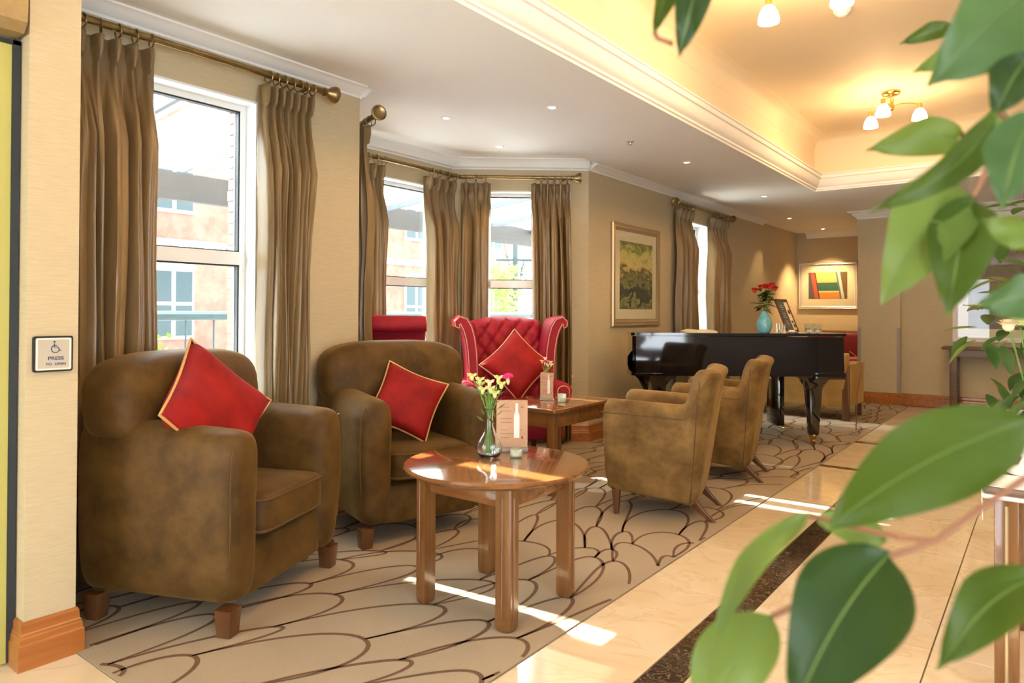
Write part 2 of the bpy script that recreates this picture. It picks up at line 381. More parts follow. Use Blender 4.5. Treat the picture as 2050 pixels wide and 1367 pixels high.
# window walls run in -Y direction so that outward is -X
def S_(y): return y
w1 = (1.22, 2.168, .66, 2.333)
wl = nb()
wall_seg(wl, (WX, 2.87), (WX, .6), 0, CZ, WT, [(2.87-w1[1], 2.87-w1[0], w1[2], w1[3])])
struct(obj('wall_left', wl, 'wallpaper', smooth=0))
w3 = (7.80, 8.50, .55, 2.30)
wb_ = nb(); wall_seg(wb_, (WX, 10.64), (WX, 5.61), 0, CZ, WT, [(10.64-w3[1], 10.64-w3[0], w3[2], w3[3])])
struct(obj('wall_left_far', wb_, 'wallpaper', smooth=0))
struct(obj('wall_left_end', wall_seg(nb(), (WX-.05, 12.62), (WX-.05, 10.64), 0, CZ, WT, []), 'wallpaper', smooth=0))
BL, BB0, BB1, BR = (-3.4, 2.87), (-4.38, 3.25), (-4.38, 4.80), (-3.4, 5.61)
Lr = math.hypot(BR[0]-BB1[0], BR[1]-BB1[1]); Ll = math.hypot(BB0[0]-BL[0], BB0[1]-BL[1])
hz = (.62, 2.33)
struct(obj('wall_bay_right', wall_seg(nb(), BR, BB1, 0, CZ+.03, WT, [(.17, Lr-.14, *hz)]), 'wallpaper', smooth=0))
struct(obj('wall_bay_back', wall_seg(nb(), BB1, BB0, 0, CZ+.03, WT, [(.14, 1.41, *hz)]), 'wallpaper', smooth=0))
struct(obj('wall_bay_left', wall_seg(nb(), BB0, BL, 0, CZ+.03, WT, [(.15, Ll-.16, *hz)]), 'wallpaper', smooth=0))
struct(obj('wall_back_recess', B(-3.7, -2.0, 12.6, 12.8, 0, CZ), 'wallpaper', smooth=0))
struct(obj('wall_pier', B(-2.045, -1.535, 10.40, 12.6, 0, CZ), 'wallpaper', smooth=0))
struct(obj('wall_back', B(-1.535, 3.6, 10.48, 10.7, 0, CZ), 'wallpaper', smooth=0))
struct(obj('wall_right', B(3.35, 3.55, 1.2, 10.48, 0, CZ), 'console_wood', smooth=0))
struct(obj('wall_front', wall_seg(nb(), (-2.9, -2.9), (3.4, -2.9), 0, CZ, .2, [(.3, 1.6, .02, 2.2)]), 'wallpaper', smooth=0))
struct(obj('wall_right_near', wall_seg(nb(), (3.35, -2.9), (3.35, 1.2), 0, CZ, .2, [(.3, 3.9, .1, 2.35)]), 'wallpaper', smooth=0))
struct(obj('wall_entrance', B(-3.4, -2.717, .873, 1.03, 0, CZ), 'wallpaper', smooth=0))

# --- windows: frame, transom, panes
def window(idx, p0, p1, s0, s1, z0, z1, zt, setback=.10, sill=True):
    """p0->p1 inner wall path (outward on the right); opening s0..s1"""
    p0, p1 = Vector(p0), Vector(p1); d = (p1-p0).normalized(); n = Vector((d.y, -d.x))
    ang_ = math.atan2(d.y, d.x); o = p0+d*s0
    root = bpy.data.objects.new('window_%d' % idx, None); C.objects.link(root); root.location = (o.x, o.y, 0); root.rotation_euler = (0, 0, ang_); struct(root)
    W = s1-s0; f = .042; y0, y1 = -(setback+.07), -setback     # local -y is outward
    bm = nb(); box(bm, 0, f, y0, y1, z0, z1); box(bm, W-f, W, y0, y1, z0, z1); box(bm, f, W-f, y0, y1, z1-f, z1); box(bm, f, W-f, y0, y1, z0, z0+f)
    obj('window_frame', bm, 'upvc', root, smooth=0)
    obj('transom', B(f, W-f, y0-.01, y1+.01, zt-.035, zt+.035), 'upvc', root, smooth=0)
    for za, zb in ((z0+f, zt-.035), (zt+.035, z1-f)):
        g = .008; bm = nb(); ym = (y0+y1)/2
        for q in ((f, f+g, za, zb), (W-f-g, W-f, za, zb), (f, W-f, zb-g, zb), (f, W-f, za, za+g)):
            box(bm, q[0], q[1], ym-.012, ym+.024, q[2], q[3])
        obj('gasket', bm, 'gasket', root, smooth=0)
        obj('pane', B(f+g, W-f-g, ym-.003, ym+.003, za+g, zb-g), 'glass', root, smooth=0)
    bm = nb(); e = .012
    box(bm, 0, e, y1, -.002, z0, z1); box(bm, W-e, W, y1, -.002, z0, z1); box(bm, e, W-e, y1, -.002, z1-e, z1)
    obj('reveal_lining', bm, 'upvc', root, smooth=0)
    if sill: obj('sill', B(-.03, W+.03, y1, .03, z0-.03, z0, bev=.008), 'upvc', root)
    return root
window(1, (WX, 2.87), (WX, .6), 2.87-w1[1], 2.87-w1[0], w1[2], w1[3], 1.485)
window(2, BR, BB1, .17, Lr-.14, *hz, 1.465)
window(3, BB1, BB0, .14, 1.41, *hz, 1.465)
window(4, BB0, BL, .15, Ll-.16, *hz, 1.465)
window(5, (WX, 10.64), (WX, 5.61), 10.64-w3[1], 10.64-w3[0], w3[2], w3[3], 1.50, setback=.14)

# --- ceiling with coffer
cx0, cx1, cy0, cy1, cz1 = -2.085, 1.9, .2, 8.325, 3.17
bm = nb()
box(bm, -3.31, cx0, -3, 12.9, CZ, CZ+.12); box(bm, cx1, 3.6, -3, 12.9, CZ, CZ+.12)
box(bm, cx0, cx1, cy1, 12.9, CZ, CZ+.12); box(bm, cx0, cx1, -3, cy0, CZ, CZ+.12)
box(bm, -3.75, -3.31, -3, 2.87, CZ, CZ+.12); box(bm, -3.75, -3.31, 5.61, 12.9, CZ, CZ+.12)
ceiling = struct(obj('ceiling', bm, 'white', smooth=0))
bm = nb()
box(bm, cx0-.1, cx0, cy0, cy1, CZ+.12, cz1); box(bm, cx1, cx1+.1, cy0, cy1, CZ+.12, cz1)
box(bm, cx0-.1, cx1+.1, cy1, cy1+.1, CZ+.12, cz1); box(bm, cx0-.1, cx1+.1, cy0-.1, cy0, CZ+.12, cz1)
struct(obj('ceiling_coffer_side', bm, 'coffer', smooth=0))
struct(obj('ceiling_coffer_top', B(cx0-.1, cx1+.1, cy0-.1, cy1+.1, cz1, cz1+.1), 'coffer', smooth=0))
bmb = prism(nb(), [(-3.31, 2.80), (-3.31, 5.68), (-3.45, 5.80), (-4.68, 4.95), (-4.68, 3.05), (-3.45, 2.80)], 'z', CZ+.028, CZ+.12)
struct(obj('ceiling_bay', bmb, 'white', smooth=0))
# coffer moulding (stepped) and upper cove
cpth = [(cx0, cy0), (cx1, cy0), (cx1, cy1), (cx0, cy1)]
prof = [(-.02, CZ-.012), (.012, CZ-.012), (.016, CZ+.002), (.028, CZ+.008), (.030, CZ+.024), (.046, CZ+.034), (.062, CZ+.060), (.074, CZ+.095), (.080, CZ+.112), (.094, CZ+.118), (.096, CZ+.150), (.108, CZ+.155), (.108, CZ+.165), (-.02, CZ+.165)]
struct(obj('trim_1', extr_path(nb(), prof, cpth, closed=True, side=1), 'white', smooth=30))
prof = [(-.02, cz1+.02), (-.02, cz1-.16), (.002, cz1-.16), (.006, cz1-.12), (.016, cz1-.085), (.035, cz1-.05), (.065, cz1-.022), (.10, cz1-.008), (.15, cz1-.002), (.15, cz1+.02)]
struct(obj('trim_2', extr_path(nb(), prof, cpth, closed=True, side=1), 'coffer', smooth=50))
# wall cornices
cor = [(-.005, CZ+.01), (-.005, CZ-.06), (.008, CZ-.06), (.012, CZ-.048), (.03, CZ-.04), (.055, CZ-.022), (.07, CZ-.012), (.088, CZ-.009), (.092, CZ+.01)]
struct(obj('trim_3', extr_path(nb(), cor, [(WX, .9), (WX, 2.86)], side=-1), 'white', smooth=30))
struct(obj('trim_4', extr_path(nb(), cor, [(WX, 5.62), (WX, 10.63)], side=-1), 'white', smooth=30))
corb = [(o*1.3, z+.028-(.03 if z < CZ-.03 else 0)) for o, z in cor]
struct(obj('trim_5', extr_path(nb(), corb, [BL, BB0, BB1, BR], side=-1), 'white', smooth=30))
corp = [(o*1.25, CZ-(CZ-z)*1.7) for o, z in cor]
struct(obj('trim_6', extr_path(nb(), corp, [(-2.045, 12.6), (-2.045, 10.40), (-1.535, 10.40)], side=-1), 'white', smooth=30))
struct(obj('trim_7', extr_path(nb(), corp, [(-3.28, 12.6), (-2.06, 12.6)], side=-1), 'white', smooth=30))
struct(obj('trim_8', extr_path(nb(), corp, [(-1.53, 10.48), (3.35, 10.48)], side=-1), 'white', smooth=30))
# baseboards
bp = [(-.002, 0), (.022, 0), (.022, .082), (.018, .088), (.017, .104), (.013, .110), (.014, .116), (.010, .121), (.009, .148), (.004, .157), (-.002, .157)]
def bb(name, path, side): struct(obj(name, extr_path(nb(), bp, path, side=side), 'base_wood', smooth=20))
bb('baseboard_entrance', [(-3.0, .873), (-2.717, .873), (-2.717, 1.03), (-3.38, 1.03)], -1)
bb('baseboard_left', [(WX, 1.06), BL, BB0, BB1, BR, (WX, 10.64)], -1)
bb('baseboard_back', [(-3.44, 10.66), (-3.44, 12.6), (-2.045, 12.6), (-2.045, 10.40), (-1.535, 10.40), (-1.535, 10.48), (3.35, 10.48)], -1)

# --- entrance door, operator cover
dr = bpy.data.objects.new('door_1', None); C.objects.link(dr); struct(dr)
obj('door_leaf', B(-2.83, -2.79, -.15, .845, .01, 2.10), 'door', dr, smooth=0)
obj('gasket', B(-2.836, -2.784, .846, .868, .01, 2.12), 'gasket', dr, smooth=0)
obj('gasket', B(-2.836, -2.784, -.15, .868, 2.101, 2.116), 'gasket', dr, smooth=0)
bm = nb(); loft(bm, [[(x, yy, z) for x, z in [(-2.9, 2.125), (-2.72, 2.125), (-2.69, 2.155), (-2.685, 2.19), (-2.685, 2.38), (-2.9, 2.38)]] for yy in (-.4, .858)])
tag(obj('door_operator', bm, 'operator', smooth=30), 'bronze automatic door operator box above the olive door', 'door operator')

# ================================================================== OUTSIDE
struct(obj('ground', B(-26, -3.7, -12, 30, -.5, -.3), 'paving', smooth=0))
# far brick house
def house(name, x, y0, y1, h, label, cols, rws):
    h_ = thing(name, label, 'building', (x, (y0+y1)/2, -.3))
    L_ = y1-y0
    obj('facade', B(-3, 0, -L_/2, L_/2, 0, h), 'brick', h_, smooth=0)
    obj('roof', prism(nb(), [(-3.2, h), (.25, h), (.1, h+.12), (-1.5, h+1.6), (-3.2, h+.12)], 'y', -L_/2-.1, L_/2+.1), 'roof', h_, smooth=0)
    obj('string_course', B(-.01, .06, -L_/2, L_/2, 3.05, 3.25), 'stone', h_, smooth=0)
    for k in range(cols):
        yc = -L_/2+(k+.5)*L_/cols
        for z in rws:
            wd, ht = .52, 1.75
            f = obj('window', B(.0, .05, yc-wd, yc+wd, z, z+ht), 'upvc', h_, smooth=0)
            for zz in (z+.08, z+ht/2+.04):
                for s in (-1, 1):
                    obj('pane', B(.05, .058, yc+s*wd/2-wd/2+.05, yc+s*wd/2+wd/2-.05, zz, zz+ht/2-.12), 'pane_dark', f, smooth=0)
            bm = nb(); loft(bm, [[(xx, yc+wd*1.12*math.cos(a), z+ht-.02+.28*math.sin(a)) for a in [PI*i/8 for i in range(9)]] for xx in (-.02, .03)])
            obj('stone_arch', bm, 'stone', h_, smooth=0)
    return h_
house('brick_house', -15, -4.5, 6.5, 6.6, 'red brick house with white sash windows seen through the nearest window', 6, (.8, 3.6))
house('brick_terrace', -17, 7.5, 22, 7.2, 'pale red brick terrace with white windows seen through the bay', 7, (.8, 3.9))
# canopy over the terrace: frosted sheets, rafters, front beam
can = thing('glass_canopy', 'frosted glass canopy with dark front beam outside the windows', 'canopy', (0, 0, 0))
gaps = [(1.785, .085), (2.99, .06), (3.95, .05), (4.14, .05), (5.72, .0)]  # slits between sheets, placed so sun falls indoors in narrow streaks
edges = [-4.0, -2.6, -1.2, .35]
prev = -4.0
starts = []
for e in edges[1:]: starts.append((prev, e)); prev = e
for g, wd in gaps: starts.append((prev, g-wd/2)); prev = g+wd/2
for e in (6.9, 8.1, 9.3, 10.5, 12): starts.append((prev, e)); prev = e
for a, b in starts:
    bm = nb(); loft(bm, [[(-3.66, yy, 3.12), (-7.6, yy, 2.74), (-7.6, yy, 2.75), (-3.66, yy, 3.13)] for yy in (a, b)]); obj('canopy_sheet', bm, 'canopy_glass', can, smooth=0)
for yy in (-2.6, -1.2, .35, 2.75, 5.3, 6.9, 8.1, 9.3, 10.5):
    bm = nb(); loft(bm, [[(-3.66, q, 3.02), (-7.6, q, 2.64), (-7.6, q, 2.72), (-3.66, q, 3.10)] for q in (yy-.02, yy+.02)]); obj('rafter', bm, 'roof', can, smooth=0)
obj('front_beam', B(-7.68, -7.58, -4, 16, 2.42, 2.72), 'beam', can, smooth=0)
for yy in (-2.6, 1.0, 5.0, 8.9):
    obj('post', tube(nb(), [(-7.63, yy, -.3), (-7.63, yy, 2.42)], .05, 10), 'iron', can)
def scroll(parent, yy, zz, s):
    pts = [(-7.6, yy+s*(.02+.10*t)*math.cos(9*t), zz+(.02+.10*t)*math.sin(9*t)) for t in [i/20 for i in range(21)]]
    pts += [(-7.6, yy+s*.34, zz-.5)]; obj('scroll_bracket', tube(nb(), pts, .012, 6), 'iron', parent)
for yy, s in ((1.35, 1), (5.35, 1), (4.65, -1), (8.55, -1)): scroll(can, yy, 2.25, s)
# terrace railing
ra = thing('terrace_railing', 'dark green iron railing along the terrace outside', 'railing', (-6.9, 0, -.3))
obj('top_rail', tube(nb(), [(0, -4, 1.45), (0, 12, 1.45)], .05, 10), 'iron', ra); obj('bottom_rail', tube(nb(), [(0, -4, .15), (0, 12, .15)], .02, 8), 'iron', ra)
bal = tube(nb(), [(0, 0, .15), (0, 0, 1.42)], .010, 6); o0 = obj('baluster', bal, 'iron', ra); o0.location.y = -3.9
for k in range(1, 53):
    o = o0.copy(); C.objects.link(o); o.parent = ra; o.location.y = -3.9+k*.3
# hedge and planters
def leafy(name, label, cat, c, s, n, m='leaf'):
    bm = nb()
    for k in range(n):
        p = Vector((random.gauss(0, .42), random.gauss(0, .42), random.uniform(-1, 1))); p = Vector((c[0]+p.x*s[0], c[1]+p.y*s[1], c[2]+p.z*s[2]))
        a = Vector((random.uniform(-1, 1), random.uniform(-1, 1), random.uniform(-.3, 1))).normalized()*.09; b = a.orthogonal().normalized()*.035
        bm.faces.new([bm.verts.new(q) for q in (p, p+a*.5+b, p+a, p+a*.5-b)])
    o = obj(name, bm, m, smooth=0); return tag(o, label, cat)
leafy('box_hedge', 'green box shrub behind the railing below the nearest window', 'shrub', (-8.1, 3.0, .35), (.5, 1.0, .55), 2200)
leafy('box_hedge', 'tall green shrub beside the lamp post outside the bay', 'shrub', (-8.6, 10.9, .9), (.5, .5, 1.2), 1600, 'leaf_pale')
pb = thing('brick_gatepost', 'red brick post just outside the nearest window', 'post', (-4.35, 2.72, -.3))
bkm = None
for r_ in range(40):
    for sgn in (0, 1):
        yy = -.11+.11*((r_+sgn) % 2)*0+sgn*.115-.0
        o = None
        if bkm is None:
            o = obj('brick', B(-.11, .11, -.052, .052, 0, .068), 'brick', pb, smooth=0); bkm = o.data
        else:
            o = bpy.data.objects.new('brick', bkm); C.objects.link(o); o.parent = pb
        o.location = (0 if r_ % 2 == 0 else .012, -.0575+sgn*.115, r_*.075)
# street lamp outside the bay
lp = thing('street_lamp', 'dark iron lamp post with cross arm outside the bay window', 'lamp post', (-9.3, 12.26, -.3))
obj('pole', tube(nb(), [(0, 0, 0), (0, 0, .9), (0, 0, 3.1)], [.09, .07, .055], 10), 'iron', lp)
obj('cross_arm', tube(nb(), [(-.3, -.3, 2.65), (.3, .3, 2.65)], .03, 8), 'iron', lp)
obj('lantern', lathe(nb(), [(.03, 3.1), (.14, 3.15), (.20, 3.5), (.22, 3.52), (.05, 3.7), (.02, 3.78)], 8), 'iron', lp)
tr = thing('bare_tree', 'thin bare branched tree outside the bay window', 'tree', (-10.2, 13.3, -.3))
def branch(p, d, l, r, dep, name):
    q = p+d*l; obj(name, tube(nb(), [p, p+d*l*.5+Vector((random.uniform(-.05, .05),)*3), q], [r, r*.8, r*.6], 5), 'iron', tr)
    if dep:
        for k in range(3): branch(p+d*l*random.uniform(.55, 1), (d+Vector((random.uniform(-.8, .8), random.uniform(-.8, .8), random.uniform(-.2, .7)))).normalized(), l*.62, r*.55, dep-1, 'branch')
branch(Vector((0, 0, 0)), Vector((0, 0, 1)), 1.7, .05, 3, 'trunk')

# ================================================================== CURTAINS
def curtain(name, label, p0, p1, b0, b1, ztop, zbot, n, seed, depth=.045, group='brown satin curtains'):
    """pinch-pleat curtain; p0->p1 top line (plan), b0->b1 hem line; room is to the left of p0->p1"""
    rnd = random.Random(seed); p0, p1, b0, b1 = map(Vector, (p0, p1, b0, b1))
    d = (p1-p0).normalized(); nn = Vector((-d.y, d.x)); root = thing(name, label, 'curtain', (p0.x, p0.y, zbot), 0, group)
    O = Vector((p0.x, p0.y, zbot)); K = 18; cols = n*K
    ph = [rnd.uniform(-.5, .5) for _ in range(n+1)]; am = [rnd.uniform(.75, 1.2) for _ in range(n+2)]
    H = ztop-zbot; hs = [0, .02, .05, .085, .105, .118, .135, .17, .23, .32, .45, .6, .8, 1.0, 1.25, 1.5, 1.75, 2.0, H]
    hs = [q for q in hs if q <= H]
    bm = nb(); grid = []
    for h_ in hs:
        row = []
        f = smooth01(h_/max(H*.55, .1)); A, E_ = p0.lerp(b0, f), p1.lerp(b1, f)
        for c in range(cols+1):
            u = c/K; k = min(int(u), n-1); fr = u-k; x = (fr-.5)*2          # -1..1 within a pleat
            sh = 0
            if h_ <= .105:
                wd = .52 if h_ < .06 else lerp(.52, .20, (h_-.06)/.045)
                body = 1-(abs(x)/wd)**3.2 if abs(x) < wd else 0
                dep = depth*1.35*(1 if h_ < .06 else lerp(1, .85, (h_-.06)/.045))*body-.055
            else:
                g = smooth01((h_-.105)/.35); wd = lerp(.20, .62, g)
                fold = lerp(math.exp(-(x/.30)**2*1.6), smooth01((1-abs(x))/.5), g); split = math.exp(-((x)/.15)**2)*.38*(1-g*.75)
                dep = depth*lerp(1.15, 1.75*am[k], g)*(fold-split)-.055
                dep += g*depth*.38*math.sin(u*4.9+ph[k]*3+h_*.55)*am[k+1]
                sh = g*.22*math.sin(u*2.3+h_*1.1+ph[k]*2)/n
            p = A.lerp(E_, max(0, min(1, c/cols+sh*min(1, 4*min(c, cols-c)/cols))))
            if h_ > .105: dep += .012*math.sin(h_*5+k*1.7)*smooth01((h_-.2)/.4)
            q = p+nn*dep; row.append(Vector((q.x, q.y, ztop-h_))-O)
        grid.append(row)
    vs = [[bm.verts.new(v) for v in r] for r in grid]
    for i in range(len(vs)-1):
        for j in range(cols): bm.faces.new((vs[i][j], vs[i+1][j], vs[i+1][j+1], vs[i][j+1]))
    dr_ = obj('drape', bm, 'curtain', root, smooth=60); sm_ = dr_.modifiers.new('cloth_thickness', 'SOLIDIFY'); sm_.thickness = .003
    return root, [p0.lerp(p1, (k+.5)/n) for k in range(n)]
def finial(parent, p, d):
    """cup-shaped finial at p pointing along d"""
    prof = [(.014, 0), (.020, .004), (.020, .016), (.015, .022), (.018, .03), (.034, .052), (.041, .072), (.041, .080), (.034, .084), (.026, .080), (.012, .078)]
    prof = [(r_*1.18, z_*1.12) for r_, z_ in prof]; o = obj('finial', lathe(nb(), prof, 18), 'brass', parent); o.location = p; o.rotation_euler = Vector(d).to_track_quat('Z', 'Y').to_euler(); return o
def rod(name, label, pts, z, ends, walls, rings, zring):
    root = thing(name, label, 'curtain rod', (pts[0][0], pts[0][1], z)); O = Vector((pts[0][0], pts[0][1], z))
    P = [Vector((p[0], p[1], z))-O for p in pts]
    obj('pole', tube(nb(), P, .018, 14), 'brass', root)
    if ends[0]: finial(root, P[0], P[0]-P[1])
    if ends[1]: finial(root, P[-1], P[-1]-P[-2])
    for (w0, w1) in walls:
        a, b = Vector((*w0, z))-O, Vector((*w1, z))-O
        obj('bracket', tube(nb(), [a, b], .009, 8), 'brass', root)
    proto = None
    for q, dd in rings:
        if proto is None:
            proto = obj('ring', tube(nb(), [(.031*math.cos(2*PI*i/20), 0, .031*math.sin(2*PI*i/20)) for i in range(20)], .0038, 6, closed=True), 'brass', root); o = proto
        else:
            o = bpy.data.objects.new('ring', proto.data); C.objects.link(o); o.parent = root
        o.location = Vector((q.x, q.y, z-.012))-O; o.rotation_euler = (0, 0, math.atan2(dd[1], dd[0])+PI/2+random.uniform(-.35, .35))
    return root
rX = WX+.10
def ring_list(pts, d): return [(p, d) for p in pts]
# nearest window
_, r1 = curtain('curtain', 'brown satin curtain beside the cream wall end with the door switch', (rX, 1.585), (rX, 1.075), (rX+.0, 1.585), (rX, 1.09), 2.414, .03, 7, 3, .05)
_, r2 = curtain('curtain', 'brown satin curtain between the nearest window and the bay', (rX, 2.47), (rX, 2.14), (rX+.02, 2.39), (rX+.02, 2.135), 2.414, .03, 7, 8, .05)
rod('curtain_rod', 'antique brass curtain rod with rings over the nearest window', [(rX, 1.06), (rX, 2.515)], 2.462, (0, 1), [((rX, 2.44), (WX, 2.44)), ((rX, 1.12), (WX, 1.12))], ring_list(r1+r2, (0, 1)), 2.418)
# bay
X2 = -4.24
_, r3 = curtain('curtain', 'edge-on brown curtain at the near corner of the bay', (-3.66, 3.08), (-3.40, 2.975), (-3.66, 3.08), (-3.40, 2.975), 2.381, .03, 4, 11, .04)
_, r4 = curtain('curtain', 'brown satin curtain left of the bay back window behind the hidden wing chair', (X2, 3.88), (X2, 3.45), (X2, 3.86), (X2, 3.45), 2.381, .03, 5, 12, .045)
_, r5a = curtain('curtain', 'brown satin curtain hanging at the corner between two bay windows, near half', (X2, 4.74), (X2, 4.335), (X2, 4.74), (X2, 4.38), 2.381, .03, 4, 13, .045)
dc = Vector((.771, .637)); c0 = Vector((X2+.01, 4.755))
_, r5b = curtain('curtain', 'brown satin curtain hanging at the corner between two bay windows, far half', c0+dc*.27, c0, c0+dc*.27, c0, 2.381, .03, 3, 14, .045)
_, r6 = curtain('curtain', 'brown satin curtain at the end of the bay beside the gold-framed picture', c0+dc*1.0, c0+dc*.64, c0+dc*1.02, c0+dc*.66, 2.381, .03, 6, 15, .045)
e1 = c0+dc*1.0
rod('curtain_rod', 'bent antique brass curtain rod running round the bay', [(-3.36, 2.955), (X2, 3.32), (X2, 4.75), (e1.x, e1.y)], 2.43, (1, 1),
    [((X2, 3.40), (-4.38, 3.40)), ((X2, 4.70), (-4.38, 4.74)), ((e1.x-.05, e1.y-.03), (e1.x-.12, e1.y+.055))],
    ring_list(r3, (-.93, .37))+ring_list(r4+r5a, (0, 1))+ring_list(r5b+r6, dc), 2.385)
# narrow window by the piano
_, r7 = curtain('curtain', 'brown curtain left of the narrow window behind the piano', (rX, 7.86), (rX, 7.42), (rX, 7.86), (rX, 7.40), 2.40, .03, 4, 21, .05)
_, r8 = curtain('curtain', 'brown curtain right of the narrow window behind the piano', (rX, 8.98), (rX, 8.42), (rX, 8.98), (rX, 8.36), 2.40, .03, 5, 22, .05)
rod('curtain_rod', 'short antique brass curtain rod over the narrow window', [(rX, 7.40), (rX, 9.02)], 2.445, (1, 1), [((rX, 7.5), (WX, 7.5)), ((rX, 8.9), (WX, 8.9))], ring_list(r7+r8, (0, 1)), 2.40)

# ================================================================== BROWN ARMCHAIRS
def armchair(name, label, loc, rotz, group):
    t = thing(name, label, 'armchair', loc, rotz, group)
    hw, fx, rx = .405, .345, -.335
    # base between the arms
    bm = nb(); superell(bm, (.0, 0, .20), (.318, .30, .105), .18, .18, 32, 14); obj('seat_base', bm, 'velvet', t, 70)
    for s in (1, -1):
        rings = []
        for x, sh, zt, in_ in ((-.335, .0, .775, 0), (-.33, .0, .79, 0), (-.15, .004, .775, 0), (.05, .006, .762, 0), (.20, .006, .755, 0), (.285, .003, .750, 0), (.322, 0, .742, .012), (.340, 0, .728, .03), (.348, 0, .70, .055)):
            yi, yo, z0 = .225+in_, hw+.012+sh-in_, .095+in_
            r = []
            wt = yo-yi
            # section: outer side bulging, rolled top
            sec = [(yi, z0), (yi, z0+.25), (yi-.004, zt-.16), (yi+.002, zt-.07), (yi+.022, zt-.024), (yi+wt*.3, zt-.004), (yi+wt*.5, zt), (yi+wt*.7, zt-.005), (yo-.022, zt-.03), (yo-.002, zt-.08), (yo+.006, zt-.2), (yo+.004, z0+.28), (yo-.008, z0+.12), (yo-.03, z0)]
            rings.append([(x+(.012 if k in range(3, 12) else 0)*(1 if x > .2 else 0), s*yy, z) for k, (yy, z) in enumerate(sec)])
        a = obj('arm', loft(nb(), rings), 'velvet', t, 60)
        sm = a.modifiers.new('s', 'SUBSURF'); sm.levels = 1; sm.render_levels = 2
        sec = rings[6]; bm = nb(); tube(bm, [Vector(p)+Vector((.006, 0, 0)) for p in rings[6][8:13]], .0035, 6); obj('seam_piping', bm, 'velvet', a)
    # back shell and big pillow
    bm = nb(); rings = []
    for z, x0, x1, w_ in ((.095, -.345, -.21, .36), (.3, -.352, -.21, .385), (.6, -.362, -.225, .39), (.78, -.372, -.25, .385), (.86, -.375, -.27, .36)):
        rings.append([(x, yy, z) for x, yy in [((x0+x1)/2+p[0], p[1]) for p in rrect(x1-x0, 2*w_, .05, 4)]])
    obj('back_shell', loft(bm, rings), 'velvet', t, 60)
    def lean(p): return (p[0]-.10*(p[2]-.62), p[1]*(1-.10*smooth01((.72-p[2])/.3)), p[2])
    bm = nb(); superell(bm, (-.195, 0, .83), (.145, .445, .195), .62, .5, 48, 22, lean); bk = obj('back_pillow', bm, 'velvet', t, 80)
    # gathered folds at both pillow ends
    for s in (1, -1):
        bm = nb()
        for k in range(5):
            a = (k-2)*.34; tube(bm, [lean((-.215+.105*math.cos(q)*.9, s*(.28+.128*math.cos(a)**2*math.sin(q*.5+.8)), .80+.10*a)) for q in (0.1, .5, .9)], .004, 5)
        obj('gather_seam', bm, 'seam', bk)
    # seat cushion with piping
    bm = nb(); superell(bm, (.075, 0, .395), (.285, .236, .078), .22, .2, 40, 14, lambda p: (p[0], p[1], p[2]+.016*math.cos(p[1]*5)*(1 if p[2] > .4 else 0)))
    sc = obj('seat_cushion', bm, 'velvet', t, 80)
    for zz in (.455, .338):
        pts = [(.075+.284*sgnpow(math.cos(q), .2), .235*sgnpow(math.sin(q), .2), zz+(.004 if zz > .4 else 0)) for q in [2*PI*i/64 for i in range(64)]]
        obj('piping', tube(nb(), pts, .0048, 6, closed=True), 'seam', sc)
    for sx in (-.29, .30):
        for s in (1, -1):
            bm = nb(); loft(bm, [[(sx+p[0], s*.365+p[1], z) for p in rrect(w_, w_, .006, 2)] for z, w_ in ((0, .058), (.10, .072))]); obj('leg', bm, 'dark_wood', t, 30)
    return t
arms_ = 'brown velvet armchairs'
ac1 = armchair('velvet_armchair', 'brown velvet armchair nearest the wall end with the door switch', (-2.82, 1.64, .0055), math.radians(23), arms_)
ac2 = dup(ac1, (-2.905, 2.815, .0055), math.radians(-19.5), 'brown velvet armchair behind the round table, second from the door', arms_)

# ------------------------------------------------------------------ scatter cushions
def cushion(label, loc, rot, size=.40, th=.075, group='red cushions with gold piping', m='red', pip='gold', fold=0.0):
    t = thing('scatter_cushion', label, 'cushion', loc, 0, group); t.rotation_euler = rot
    n = 18; bm = nb(); L_ = size/2
    def edge(u, v):
        k = 1-.10*(1-v*v)*abs(u)**3 if abs(u) > abs(v) else 1-.10*(1-u*u)*abs(v)**3
        return u*k*L_, v*k*L_
    def hgt(u, v): return th*((1-u**4)*(1-v**4))**.55*(1+.10*math.sin(3*u+1)*math.sin(4*v))
    top, bot = {}, {}
    for i in range(n+1):
        for j in range(n+1):
            u, v = -1+2*i/n, -1+2*j/n; x, yy = edge(u, v); h_ = hgt(u, v); bend = fold*(u+v)**2
            top[i, j] = bm.verts.new((x, yy, h_+bend))
            bot[i, j] = top[i, j] if (i in (0, n) or j in (0, n)) else bm.verts.new((x, yy, -h_+bend))
    for i in range(n):
        for j in range(n):
            bm.faces.new((top[i, j], top[i+1, j], top[i+1, j+1], top[i, j+1])); bm.faces.new((bot[i, j], bot[i, j+1], bot[i+1, j+1], bot[i+1, j]))
    obj('cover', bm, m, t, 80)
    pts = []
    for k in range(4*n):
        s, i = divmod(k, n); q = -1+2*i/n; u, v = ((q, -1), (1, q), (-q, 1), (-1, -q))[s]; x, yy = edge(u, v); pts.append((x, yy, fold*(u+v)**2))
    obj('piping', tube(nb(), pts, .006, 7, closed=True), pip, t)
    return t
def stand(yaw, tilt, spin):
    """cushion standing: faces yaw direction, leaning back by tilt, spun in its own plane"""
    m = Matrix.Rotation(yaw, 3, 'Z') @ Matrix.Rotation(PI/2-tilt, 3, 'Y') @ Matrix.Rotation(spin, 3, 'Z')
    return m.to_euler()
cushion('red cushion with gold piping on the nearest armchair', (-2.725, 1.535, .79), stand(math.radians(20), math.radians(22), math.radians(43)), .45, .085, fold=.012)
cushion('red cushion with gold piping on the armchair behind the round table', (-2.845, 2.755, .70), stand(math.radians(-38), math.radians(22), math.radians(66)), .36, .07)

